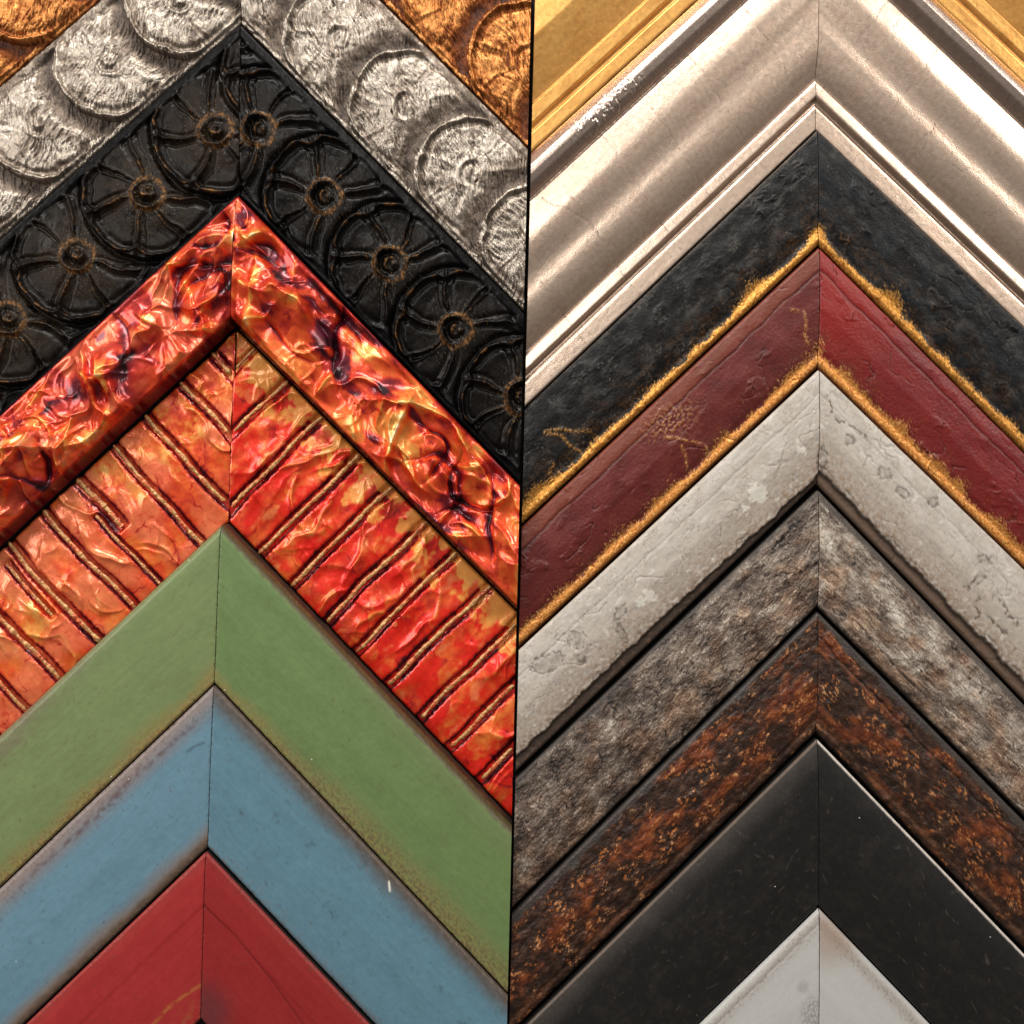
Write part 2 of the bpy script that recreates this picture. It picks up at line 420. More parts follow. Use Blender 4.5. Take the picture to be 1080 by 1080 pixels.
c_blots = {'crumple': [(340, 355, 14, 22, -.45), (362, 385, 10, 20, -.4), (412, 410, 22, 12, -.5), (300, 290, 8, 18, -.45), (480, 530, 22, 14, -.4),
                       (520, 500, 18, 16, -.35), (505, 475, 14, 10, .35), (95, 410, 26, 16, -.35), (60, 400, 16, 12, -.3), (30, 480, 12, 9, -.4),
                       (190, 385, 22, 12, .3), (180, 310, 26, 10, .3), (45, 445, 12, 18, .3), (385, 375, 14, 12, .3)],
           'ribs': [(300, 430, 22, 18, .28), (322, 470, 16, 16, .2), (392, 500, 20, 12, .2), (412, 540, 18, 14, .36), (452, 575, 16, 14, .3),
                    (510, 642, 16, 16, .26), (200, 440, 34, 26, .24), (180, 470, 30, 20, .2), (105, 500, 12, 12, .2), (50, 640, 20, 40, .12), (240, 375, 12, 22, .28),
                    (480, 620, 20, 18, -.05), (440, 690, 26, 20, -.08), (350, 560, 34, 24, -.06)]}

RIBS = {1: [(27, 0, 1, 3.4), (74, 0, 1, 4.6), (127, 0, 1, 4.8), (182, 0, 1, 5.0), (229, 0, 1, 5.0), (281, 0, 1, 5.0),
            (325, 0, 1, 4.6), (374, 0, 1, 5.2), (421, 0, 1, 4.8), (465, 0, 1, 5.0), (511, 0, 1, 5.0)],
        -1: [(35, 0, 1, 5.2), (79, 0, 1, 5.0), (130, 0, 1, 5.0), (177, 0, 1, 4.8), (226, 0, .5, 6.4), (238, .3, 1, 3.2),
             (275, 0, 1, 5.0), (325, 0, 1, 5.2), (340, .1, .62, 4.0), (382, 0, 1, 5.4), (429, 0, 1, 4.6), (474, 0, 1, 5.0), (520, 0, 1, 4.8)]}



def rib_centre(u0, v, seed):
    return u0 + 2.4 * fbm(v / 60 + u0, v * 0 + u0 * .37, seed + 60, 2)

def fn_ribbed(c):
    base = profile(c.vf, c.W, [(-.1, 15), (0, 16), (.5, 20), (1, 15), (1.1, 15)], 4)
    wx = fbm(c.U / 26, c.V / 30, c.seed + 1, 3); wy = fbm(c.U / 26 + 5, c.V / 30, c.seed + 2, 3)
    r2 = ridge(c.U / 15 + .6 * wx, c.V / 34 + .5 * wy, c.seed + 5, 2); r3 = ridge(c.U / 7, c.V / 13 + wx, c.seed + 6, 1)
    am = ss(.0, .5, fbm(c.U / 34, c.V / 40, c.seed + 7, 2) + .1)
    gro = 0 * c.U; side_in = 0 * c.U
    for (u0, t0, t1, w) in RIBS[c.side]:
        d = np.abs(c.U - rib_centre(u0, c.V, c.seed)) + .8 * pn(c.U / 4, c.V / 5, c.seed + 8); on = ss(t0 - .03, t0 + .01, c.vf) * ss(t1 + .03, t1 - .01, c.vf)
        if t1 == 1 and t0 == 0: on = np.ones_like(d)
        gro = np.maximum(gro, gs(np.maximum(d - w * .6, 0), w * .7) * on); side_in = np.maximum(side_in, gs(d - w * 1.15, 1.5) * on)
    fold = 0
    G, mg = creases(c, c.seed + 71, 46, 26, 4.5, 3.6, math.pi / 2, .35); K, mk = creases(c, c.seed + 72, 60, 11, 2.2, 1.5, math.pi / 2, 1.2)
    h = base + (G + K - 1.2) * (1 - gro) - 4.6 * gro + 2.2 * fbm(c.U / 30, c.V / 46, c.seed, 2) + .12 * fbm(c.U / 6, c.V / 6, c.seed + 9, 2) - rounded(c.V, c.W, 3, 3)
    f1, f2, idn = worley((c.U + 13 * wx) / 34, (c.V + 13 * wy) / 42, c.seed + 20)
    g1, g2, idm = worley((c.U + 9 * wy) / 12, (c.V + 9 * wx) / 13, c.seed + 25)
    small = ss(.15, .35, fbm(c.U / 24, c.V / 30, c.seed + 26, 2))
    line = np.maximum(gs((f2 - f1) * 34, 1.1) * ss(-.1, .2, fbm(c.U / 30, c.V / 30, c.seed + 33, 2) + .1), gs((g2 - g1) * 12, .8) * small * .6)
    n = fbm(c.U / 26 + 3, c.V / 36, c.seed + 21, 4); n2 = fbm(c.U / 8, c.V / 10, c.seed + 22, 4)
    tone = (.55 if c.side < 0 else .44) + .15 * n + .10 * n2 + .18 * (idn - .5) + .10 * small * (idm - .5) + .07 * (r2 - .7)
    gb = 0 * tone
    for (x, y, rx, ry, a) in c_blots['ribs']:
        gb = np.maximum(gb, a * ss(.32, .42, np.exp(-((c.X - x + wx * 9) / rx) ** 2 - ((c.Y - y + wy * 9) / ry) ** 2)))
        if 0: line = np.maximum(line, .9 * gs((np.exp(-((c.X - x + wx * 9) / rx) ** 2 - ((c.Y - y + wy * 9) / ry) ** 2) - .36) * min(rx, ry) * 1.2, 1.0) * (a > .15))
    gb = gb * ss(-.4, .3, n2 + n) * .6
    if c.side > 0: gb = np.maximum(gb, .26 * ss(.20, .08, c.vf + .34 * fbm(c.U / 22, c.V / 26, c.seed + 61, 3)))
    tone = tone + gb * .8
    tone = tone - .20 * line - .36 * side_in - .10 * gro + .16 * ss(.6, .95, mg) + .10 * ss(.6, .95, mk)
    tone = np.clip(tone, .03, .86)
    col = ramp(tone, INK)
    if c.side > 0:
        rd = ss(.60, .42, tone) * ss(.15, .3, tone) * ss(-.4, .3, fbm(c.U / 22, c.V / 30, c.seed + 44, 3) + .2)
        col = mix(col, flat(c.shape, (0.86, 0.014, 0.006)), rd * .8)
        pe = ss(.15, .5, fbm(c.U / 14, c.V / 26, c.seed + 45, 4)) * ss(.35, .5, tone); col = mix(col, flat(c.shape, (0.93, 0.27, 0.10)), pe * .6)
        col = mix(col, flat(c.shape, lin(238, 160, 74)), ss(.1, .2, gb) * .75 * (1 - np.clip(line, 0, 1)))
    else:
        pk = ss(-.1, .4, fbm(c.U / 50, c.V / 50, c.seed + 41, 2) + .15 + .001 * (c.U - 200)) * ss(.3, .5, tone)
        col = mix(col, flat(c.shape, (0.88, 0.22, 0.10)), pk * .65)
        col = mix(col, flat(c.shape, lin(226, 164, 86)), ss(.12, .25, gb) * .5)
    c.metal = .30 - .15 * ss(.1, .2, gb); c.rough = .25 + .07 * n2; c.bump = .3
    return h, col

def extra_ribs(sp, side, rail, P, dd, nn, Wd, loc, P0, Q0, cut, i):
    """each rib is a rough gilded rod of its own lying across the rail"""
    seed = i * 131 + (0 if side < 0 else 57)
    sl = (cut[1] - cut[0]) / 1080.0
    for k, (u0, t0, t1, w) in enumerate(RIBS[side]):
        nl, na = 170, 12
        t = np.linspace(t0, t1, nl); v = t * Wd
        u = rib_centre(u0, v, seed)
        X = P[0] + dd[0] * u + nn[0] * v; Y = P[1] + dd[1] * u + nn[1] * v
        # stop at the mitre and at the column's cut
        xm = P0[0] + (Q0[0] - P0[0]) * (Y - P0[1]) / (Q0[1] - P0[1]); xc = cut[0] - 540 + sl * (Y + 540)
        if side > 0: ok = (X > xm + w * .6) & (X < xc - 1)
        else: ok = (X < xm - w * .6) & (X > xc + 1)
        ok &= (t >= -.005) & (t <= 1.005)
        if ok.sum() < 8: continue
        X, Y, v, u, t = X[ok], Y[ok], v[ok], u[ok], t[ok]
        nlk = len(X)
        endf = np.minimum(1, np.minimum(np.arange(nlk), np.arange(nlk)[::-1]) / 3.0) ** .5
        rad = w * .50 * (1 + .60 * fbm(v / 11 + k * 7, v * 0 + k, seed + 70, 4)) * (0.55 + .45 * endf)
        ang = np.linspace(-1.75, 1.75, na)[None, :]
        base = 15.5 + 4 * np.sin(np.pi * np.clip(t, 0, 1)) * .9 - .6
        rr = rad[:, None] * (1 + .22 * pn(v[:, None] / 3.5 + 0 * ang, ang * 1.6, seed + 71 + k))
        Xr = X[:, None] + dd[0] * side * rr * np.sin(ang) * side; Yr = Y[:, None] + dd[1] * rr * np.sin(ang)
        H = base[:, None] + rr * np.cos(ang) * .85 + .5 * fbm(v[:, None] / 2.5 + 0 * ang, ang * 1.2 + k, seed + 77, 2)
        Pw = W3(Xr, Yr, H)
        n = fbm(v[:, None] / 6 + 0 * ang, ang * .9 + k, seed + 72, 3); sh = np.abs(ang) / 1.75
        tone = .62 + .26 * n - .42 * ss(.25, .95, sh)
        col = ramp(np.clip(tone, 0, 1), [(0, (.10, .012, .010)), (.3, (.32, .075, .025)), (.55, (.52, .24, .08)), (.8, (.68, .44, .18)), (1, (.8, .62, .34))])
        stn = ss(.0, .4, fbm(v[:, None] / 20 + 0 * ang + 3 * k, ang * .5 + k, seed + 73, 3)); col = mix(col, ramp(np.clip(tone - .2, 0, 1), INK), stn * .7)
        fin = np.stack([.30 + 0 * tone, .36 + .1 * n, 1 + 0 * n], -1)
        grid_mesh('rib', Pw, col, fin, u[:, None] + rr * np.sin(ang) + 300 * k, v[:, None] + 0 * ang, [sp['mat'], sp['side']], '', rail, loc, side < 0)

def wear_sheen_mix(c, col, colr, where, amt): return mix(col, flat(c.shape, colr), where * amt)  # blends in another tone: wear and stains, also painted sheen and glints

def fn_green(c):
    h = profile(c.vf, c.W, [(-.1, 40), (0, 41), (.06, 43.5), (.12, 43.5), (.5, 40), (.94, 34), (1.1, 33)], 4) - rounded(c.V, c.W, 7, 2.5)
    n = fbm(c.U / 60, c.V / 30, c.seed, 4); n2 = fbm(c.U / 9, c.V / 7, c.seed + 1, 4); n3 = fbm(c.U / 3, c.V / 3, c.seed + 2, 3)
    h = h + .25 * n + .12 * n2
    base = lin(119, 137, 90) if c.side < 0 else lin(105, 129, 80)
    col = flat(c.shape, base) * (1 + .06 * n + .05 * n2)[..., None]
    bs = fbm(c.U / 90, c.V / 3.2, c.seed + 90, 3) * .5 + fbm(c.U / 30, c.V / 30, c.seed + 91, 3) * .6; h = h + .10 * bs; col = col * (1 + .07 * bs)[..., None]
    di = c.W - c.V
    far = ss(60, 330, c.U)
    # ochre rubbing along the inner arris
    ww = 16 + 12 * n + (6 if c.side < 0 else 20 * far)
    inner = ss(1.0, 0.0, di / np.maximum(ww, 5)) * (.75 + .5 * n2)
    col = wear_sheen_mix(c, col, lin(152, 122, 70), inner, .9 if c.side < 0 else .65)
    g2 = ss(.0, .5, n3 + .4 * n2 + .2) * ss(1, .15, di / (10 + 26 * far)) * (far if c.side > 0 else .25 * far)
    col = wear_sheen_mix(c, col, lin(92, 86, 66), g2, .7)
    out = ss(1, .1, (c.V + 5 * n2) / (9 + 26 * far)) * (.25 + .6 * far if c.side < 0 else .2)
    col = wear_sheen_mix(c, col, lin(116, 102, 88), out * (.8 + .7 * n), .95)
    if c.side > 0:      # dark brown band along the outer arris
        col = wear_sheen_mix(c, col, lin(70, 52, 26), ss(7.5, 4, c.V + 1.2 * n2), .9)
    else: col = wear_sheen_mix(c, col, lin(70, 66, 44), ss(2.2, .8, c.V + .8 * n2), .6)
    rb = ss(.1, .35, n3 + .5 * n2) * (ss(16 + 10 * n, 2, di) * .8 + ss(14 + 8 * n, 2, c.V) * (.9 if c.side < 0 else .2)) * (.3 + .7 * far); col = wear_sheen_mix(c, col, lin(104, 90, 64), rb, .75)
    m = ss(.74, .82, fbm(c.U / 5, c.V / 5, c.seed + 9, 2) + .15 * n)
    col = wear_sheen_mix(c, col, lin(84, 92, 56), m, .5)
    ch = ss(.15, .4, fbm(c.U / 4, c.V / 2.5, c.seed + 95, 3) + .35 * fbm(c.U / 40, c.V / 40, c.seed + 96, 2)) * np.clip(ss(5, 1, c.V) + ss(5, 1, di) + .8 * ss(3, .5, c.D), 0, 1)
    scf = ss(.965, .99, ridge(c.U / 46, c.V / 21, c.seed + 97, 1)) * ss(.2, .45, fbm(c.U / 14, c.V / 9, c.seed + 98, 3))
    col = wear_sheen_mix(c, col, lin(96, 84, 58), np.clip(.8 * ch + .5 * scf, 0, 1), .8); h = h - .5 * ch
    c.rough = .42 + .06 * n2 + .08 * bs; c.bump = .5
    return h, col

def fn_blue(c):
    h = profile(c.vf, c.W, [(-.1, 34), (0, 35), (.1, 36), (.5, 35), (.94, 31), (1.1, 30)], 4) - rounded(c.V, c.W, 4, 3)
    n = fbm(c.U / 60, c.V / 26, c.seed, 4); n2 = fbm(c.U / 9, c.V / 7, c.seed + 1, 4); n3 = fbm(c.U / 3, c.V / 3, c.seed + 2, 3)
    h = h + .2 * n + .1 * n2
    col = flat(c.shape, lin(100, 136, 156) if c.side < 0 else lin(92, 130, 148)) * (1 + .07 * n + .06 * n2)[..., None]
    bs = fbm(c.U / 90, c.V / 3.2, c.seed + 90, 3) * .5 + fbm(c.U / 30, c.V / 30, c.seed + 91, 3) * .6; h = h + .10 * bs; col = col * (1 + .08 * bs)[..., None]
    di = c.W - c.V
    if c.side < 0:
        out = ss(1, .1, (c.V + 7 * n) / (30 + 8 * n)); col = wear_sheen_mix(c, col, lin(136, 124, 122), out, 1.0)
        st = gs(c.V - 13 - 5 * n, 3.5) * ss(15, 60, c.U) * ss(330, 230, c.U) * ss(-.5, .4, n2); col = wear_sheen_mix(c, col, lin(86, 70, 78), st, .8)
        inn = ss(1, .0, di / (26 + 8 * n)); col = wear_sheen_mix(c, col, lin(130, 106, 86), inn, 1.0)
        inn2 = ss(12, 3, di + 2 * n2) * ss(0, 30, c.U); col = wear_sheen_mix(c, col, lin(70, 54, 42), inn2, .85)
    else:
        out = ss(1, 0, (c.V + 4 * n2 + 2 * n3) / (24 + 7 * n)); col = wear_sheen_mix(c, col, lin(84, 72, 62), out, 1.0)
        inn = ss(1, .2, di / (5 + 5 * ss(150, 400, c.U))); col = wear_sheen_mix(c, col, lin(84, 72, 62), inn, .5)
        sm = ss(.15, .6, fbm(c.U / 22, c.V / 16, c.seed + 5, 3)) * ss(-.2, .5, n2) * ss(30, 100, di); sm2 = ss(.2, .7, fbm(c.U / 22, c.V / 16, c.seed + 6, 3)) * ss(-.1, .4, n2)
        col = wear_sheen_mix(c, col, lin(64, 84, 96), sm2, .5)
    rb = ss(.1, .35, n3 + .5 * n2) * (ss(22 + 10 * n, 3, di) * .7 + ss(34 + 12 * n, 8, c.V) * .7); col = wear_sheen_mix(c, col, lin(108, 92, 82), rb, .6)
    m = ss(.7, .8, fbm(c.U / 4.5, c.V / 4.5, c.seed + 9, 2) + .1 * n)
    col = wear_sheen_mix(c, col, lin(60, 76, 88), m, .5)
    d = pline(c.X, c.Y, [(411, 928), (412, 937)]); col = wear_sheen_mix(c, col, lin(225, 222, 210), ss(1.6, .7, d), .9)
    d = pline(c.X, c.Y, [(200, 791), (208, 785), (217, 782)]); col = wear_sheen_mix(c, col, lin(60, 78, 92), ss(2.2, .8, d), .5)
    ch = ss(.15, .4, fbm(c.U / 4, c.V / 2.5, c.seed + 95, 3) + .35 * fbm(c.U / 40, c.V / 40, c.seed + 96, 2)) * np.clip(ss(5, 1, c.V) + ss(5, 1, di) + .8 * ss(3, .5, c.D), 0, 1)
    scf = ss(.965, .99, ridge(c.U / 46, c.V / 21, c.seed + 97, 1)) * ss(.2, .45, fbm(c.U / 14, c.V / 9, c.seed + 98, 3))
    col = wear_sheen_mix(c, col, lin(96, 84, 78), np.clip(.8 * ch + .5 * scf, 0, 1), .8); h = h - .5 * ch
    c.rough = .40 + .06 * n2 + .08 * bs; c.bump = .5
    return h, col

def fn_red(c):
    h = profile(c.vf, c.W, [(-.1, 36), (0, 37), (.1, 38), (.30, 37.5), (.32, 36.9), (.94, 33), (1.1, 32)], 2.5) - rounded(c.V, c.W, 3, 3)
    n = fbm(c.U / 60, c.V / 26, c.seed, 4); n2 = fbm(c.U / 9, c.V / 7, c.seed + 1, 4)
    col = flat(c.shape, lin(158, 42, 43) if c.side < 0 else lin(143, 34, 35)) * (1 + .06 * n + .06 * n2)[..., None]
    bs = fbm(c.U / 90, c.V / 3.2, c.seed + 90, 3) * .5 + fbm(c.U / 30, c.V / 30, c.seed + 91, 3) * .6; h = h + .10 * bs; col = col * (1 + .08 * bs)[..., None]
    di = c.W - c.V
    col = wear_sheen_mix(c, col, lin(120, 60, 44), ss(14, 0, c.V) * (.5 + .5 * n), .4 if c.side < 0 else .25)
    if c.side > 0:
        d = pline(c.X, c.Y, [(214, 951), (250, 985), (290, 1035), (325, 1085)]); h = h - .6 * gs(d, 1.3); col = wear_sheen_mix(c, col, lin(112, 24, 26), gs(d, 1.5), .6)
        col = wear_sheen_mix(c, col, lin(96, 44, 48), ss(46, 10, np.hypot(c.X - 214, (c.Y - 1068) * .9)), .8)
    else:
        d = pline(c.X, c.Y, [(212, 1038), (196, 1048), (178, 1062), (158, 1084)]); col = wear_sheen_mix(c, col, lin(176, 112, 52), gs(d + 1.2 * n2, 1.8) * ss(-.6, .3, n2), .8)
        col = wear_sheen_mix(c, col, lin(150, 84, 48), ss(30, 0, di) * ss(-.2, .4, n2), .6)
    ch = ss(.15, .4, fbm(c.U / 4, c.V / 2.5, c.seed + 95, 3) + .35 * fbm(c.U / 40, c.V / 40, c.seed + 96, 2)) * np.clip(ss(5, 1, c.V) + ss(5, 1, di) + .8 * ss(3, .5, c.D), 0, 1)
    scf = ss(.965, .99, ridge(c.U / 46, c.V / 21, c.seed + 97, 1)) * ss(.2, .45, fbm(c.U / 14, c.V / 9, c.seed + 98, 3))
    col = wear_sheen_mix(c, col, lin(96, 52, 40), np.clip(.8 * ch + .5 * scf, 0, 1), .8); h = h - .5 * ch
    c.rough = .42 + .05 * n2 + .08 * bs; c.bump = .4
    return h, col

# ---- right column
def metal_leaf(c, col, seed, leaf=True):
    n = fbm(c.U / 40, c.V / 14, seed, 4); n2 = fbm(c.U / 5, c.V / 5, seed + 1, 4); n3 = fbm(c.U / 2.2, c.V / 2.2, seed + 5, 2)
    return n, n2, n3

def fn_gold(c):
    h = profile(c.vf, c.W, [(-.1, 40), (0, 40), (.45, 44), (.62, 34), (.76, 27), (.765, 32), (.86, 31.5), (.865, 28), (.90, 28), (.905, 31.5), (1, 31), (1.1, 31)], 1.2)
    h = h - rounded(c.V, c.W, 3, 2)
    n, n2, n3 = metal_leaf(c, None, c.seed)
    h = h + .25 * n + .1 * n2
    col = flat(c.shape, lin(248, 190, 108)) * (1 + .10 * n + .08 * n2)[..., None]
    col = wear_sheen_mix(c, col, lin(176, 108, 42), np.clip(ss(.0, .8, n + .3 * n2 + .1) + .7 * gs(c.vf - .68, .09), 0, 1), .45)  # deeper orange in blotches and along the bottom of the scoop
    col = wear_sheen_mix(c, col, lin(150, 92, 36), gs(c.vf - .762, .012) + gs(c.vf - .88, .014), .8)
    c.metal = .66 + 0 * n; c.rough = .34 + .06 * n2; c.bump = .6
    return h, col

SCR = [([(572, 209), (576, 213), (583, 217), (597, 220), (606, 226), (614, 230), (622, 232)], 1.1), ([(622, 232), (630, 243), (634, 252), (646, 254), (652, 263)], .9),
       ([(566, 290), (573, 279), (586, 262)], .9), ([(706, 152), (708, 148)], .9), ([(958, 170), (975, 158), (985, 135), (998, 118)], .7), ([(1016, 104), (1022, 90)], .7),
       ([(918, 115), (928, 106), (932, 98)], .8), ([(975, 142), (984, 138), (988, 128)], 1.1), ([(1005, 172), (1014, 180), (1020, 178)], 1.2), ([(1035, 240), (1046, 230), (1056, 222)], .8),
       ([(1040, 228), (1058, 222)], 1.2), ([(955, 152), (965, 150)], .8), ([(1016, 258), (1022, 250), (1018, 264)], 1.3), ([(940, 30), (948, 22)], .8), ([(700, 250), (712, 240)], .6)]

def fn_silver(c):
    pts = [(-.1, 38), (0, 35), (.02, 39), (.06, 45), (.095, 47), (.135, 45), (.17, 38), (.18, 34.5), (.187, 34), (.192, 36.5), (.22, 37.5), (.28, 39.6), (.345, 41.6), (.41, 40), (.47, 36), (.51, 34),
           (.55, 34.6), (.60, 35.2), (.65, 33.2), (.72, 28), (.774, 21.5), (.776, 21.4), (.78, 20), (.785, 23.6), (.80, 24.6), (.85, 25.8), (.86, 25.4), (.865, 21.5), (.885, 20.8), (.895, 23), (.905, 23.8), (.98, 24.4), (1.1, 24.4)]
    hs = profile(c.vf, c.W, [q for q in pts if .19 < q[0] < .775] + [], 12); m = ss(.2, .25, c.vf) * ss(.765, .73, c.vf)
    h = profile(c.vf, c.W, pts, 2.2) * (1 - m) + hs * m - rounded(c.V, c.W, 2, 1.5)
    n, n2, n3 = metal_leaf(c, None, c.seed)
    h = h + .16 * n + .035 * n2
    base = lin(236, 212, 192)
    col = flat(c.shape, base) * (1 + .05 * n + .05 * n2)[..., None]
    tar = ss(-.1, .7, fbm(c.U / 26, c.V / 15, c.seed + 31, 4)); col = wear_sheen_mix(c, col, lin(184, 150, 130), tar, .35)
    ln = gs((c.vf - .188) * c.W, 1.1) * ss(-.5, .1, n2 + .4 * n) + gs((c.vf - .779) * c.W, 2.2) * .8
    bead = ss(.19, .175, c.vf); col = wear_sheen_mix(c, col, lin(150, 138, 136), bead, .6)
    lf = ss(.0, .2, fbm(c.U / 5, c.V / 9, c.seed + 41, 2)) * ss(30, 10, pline(c.X, c.Y, [(618, 128), (655, 90)])) * gs(c.V - 20, 10) * (c.side < 0); h = h + 1.2 * lf * fbm(c.U / 3, c.V / 3, c.seed + 42, 1)
    col = wear_sheen_mix(c, col, lin(250, 244, 236), lf * ss(.0, .25, fbm(c.U / 3.5, c.V / 6, c.seed + 43, 2)), .9)  # white spots painted on the flaking bead as glints
    chn = gs((c.vf - .877) * c.W, 3.2); col = wear_sheen_mix(c, col, lin(140, 118, 102), chn, .75)
    # fine dark pits and fly-specks, dense by the ridge
    sp = ss(.60, .74, fbm(c.U / 1.8, c.V / 1.8, c.seed + 33, 2)) * ss(-.2, .4, fbm(c.U / 20, c.V / 9, c.seed + 34, 3)) * (.35 + .9 * gs((c.vf - .6), .08) + .5 * gs(c.vf - .45, .08))
    crk = 0 * n
    wx = 1.6 * n2
    for pts_, w in SCR: crk = np.maximum(crk, gs(pline(c.X + wx, c.Y + wx, pts_), w))
    lap = 0 * n
    for q in range(1, 8):
        lap = np.maximum(lap, gs(c.U - c.V * .12 - q * 67 - 9 * math.sin(q * 5.1 + c.side) - 3 * fbm(c.V / 18, c.V * 0 + q, c.seed + 50, 4), .95))
    lap = lap * ss(-.3, .15, fbm(c.U / 9, c.V / 12, c.seed + 51, 3)) * (c.vf > .19)
    crk = crk * ss(-.25, .15, n3 + .2 * n2)
    crk = np.maximum(crk, .75 * lap * ss(-.5, .1, n3))
    col = wear_sheen_mix(c, col, lin(70, 46, 38), np.clip(ln + 1.1 * sp + .9 * crk, 0, 1), .8)
    h = h - .12 * crk
    c.metal = .96 - .5 * np.clip(ln + sp + crk, 0, 1); c.rough = .30 + .04 * n2 + .05 * tar - .03 * bead; c.bump = .5
    return h, col

def relief(c, amp=1.0, s=1.0):
    """plaster-like skin: low bumps, scabs and short wandering cracks"""
    wx = fbm(c.U / (24 * s), c.V / (24 * s), c.seed + 80, 3) * 10
    n = fbm(c.U / (40 * s), c.V / (24 * s), c.seed + 81, 4)
    mask = ss(.25, .5, fbm(c.U / (38 * s), c.V / (30 * s), c.seed + 82, 3))
    f1, f2, idn = worley((c.U + wx) / (9 * s), (c.V + wx) / (9 * s), c.seed + 83)
    scab = mask * gs((f2 - f1) * 9 * s, 1.4)
    scab = scab * ss(-.1, .4, fbm(c.U / 11, c.V / 11, c.seed + 86, 2))
    lines = ss(.965, .99, ridge((c.U + wx) / (60 * s), (c.V - wx) / (26 * s), c.seed + 84, 1)) * ss(.0, .3, fbm(c.U / 50, c.V / 50, c.seed + 85, 2))
    return n, mask, scab, lines, idn

def gilt_edge(c, width, seed, peaks=()):
    """irregular gilding that creeps in from the inner arris"""
    di = c.W - c.V
    n = fbm(c.U / 30, c.V / 30, seed, 3); n2 = .6 * fbm(c.U / 3.4, c.V / 2.4, seed + 1, 3) + .6 * fbm(c.U / 1.5, c.V / 1.3, seed + 2, 2)
    w = width * (.68 + .38 * n)
    for (x, y, r, a) in peaks: w = w + a * np.exp(-((c.X - x) ** 2 + (c.Y - y) ** 2) / r ** 2)
    f = di / np.maximum(w, 3)
    g = ss(-.25, .10, 1.0 - f + .6 * n2 * ss(.5, 1.0, f)) * (1 - .7 * ss(.55, .8, n2 * -1.0))
    dust = ss(w * 2.6, w * .8, di) * ss(.3, .55, n2 + .25 * n)
    g = g * (.75 + .25 * ss(1.15, .8, f))
    return np.clip(g, 0, 1), dust, n2, di

def fn_blackgold(c):
    g, dust, n2, di = gilt_edge(c, 12, c.seed + 50, [(788, 300, 20, 10), (945, 312, 18, 9), (860, 245, 12, 6), (560, 520, 30, 6)])
    n, mask, scab, lines, idn = relief(c)
    h = profile(c.vf, c.W, [(-.1, 31), (0, 32), (.3, 34), (.7, 32), (.86, 27), (.90, 28), (.95, 30), (1, 27), (1.1, 26)], 3) - rounded(c.V, c.W, 3.5, 2)
    h = h + .8 * n + 1.2 * scab + .7 * mask - .8 * lines + .16 * fbm(c.U / 4, c.V / 4, c.seed + 2, 3) + .25 * n2 * g
    nb = fbm(c.U / 18, c.V / 14, c.seed + 60, 5)
    col = ramp(nb * .5 + .5, [(0, (0.003, 0.0032, 0.004)), (.5, (0.006, 0.0064, 0.0074)), (.72, (0.022, 0.022, 0.022)), (1, (0.07, 0.068, 0.065))])
    if c.side > 0: col = wear_sheen_mix(c, col, (0.010, 0.015, 0.021), ss(.3, .6, n + .3), .5)
    hz = ss(.1, .6, fbm(c.U / 26, c.V / 10, c.seed + 61, 4)) * ss(0, .6, n2 + .3)
    col = wear_sheen_mix(c, col, lin(104, 100, 96), hz, .45 if c.side < 0 else .22)
    fs = ss(.25, .6, fbm(c.U / 3.5, c.V / 1.8, c.seed + 66, 4)) * ss(.25, .5, fbm(c.U / 20, c.V / 12, c.seed + 67, 3)); col = wear_sheen_mix(c, col, lin(128, 122, 114), fs, .45)
    col = wear_sheen_mix(c, col, lin(126, 84, 40), dust + .5 * scab * ss(.45, .7, c.vf), .75)
    brz = (1.2 if c.side < 0 else .9) * ss(58, 8, di) * ss(-.35, .4, fbm(c.U / 16, c.V / 12, c.seed + 62, 4)) ; col = wear_sheen_mix(c, col, lin(104, 70, 34), brz * ss(-.3, .4, n2), .42)
    gold = ramp(n2 * .5 + .5, [(0, lin(96, 56, 20)), (.25, lin(150, 96, 38)), (.55, lin(206, 144, 64)), (.8, lin(250, 196, 116)), (1, lin(255, 230, 180))])
    col = mix(col, gold, g)
    for pts_ in ([(576, 456), (590, 453), (606, 456), (622, 455)], [(592, 460), (600, 470), (612, 477)], [(575, 458), (588, 459)], [(584, 490), (580, 500)]):
        k = gs(pline(c.X + n2, c.Y + n2, pts_), 1.8); k = k * ss(-.25, .2, n2); col = mix(col, gold * .8, k * .6); h = h + .8 * k
    c.metal = np.clip(.55 * g + .3 * dust, 0, 1); c.rough = .40 + .05 * n2 - .05 * mask * (1 - g); c.bump = 1.0 + 0 * g
    return h, col

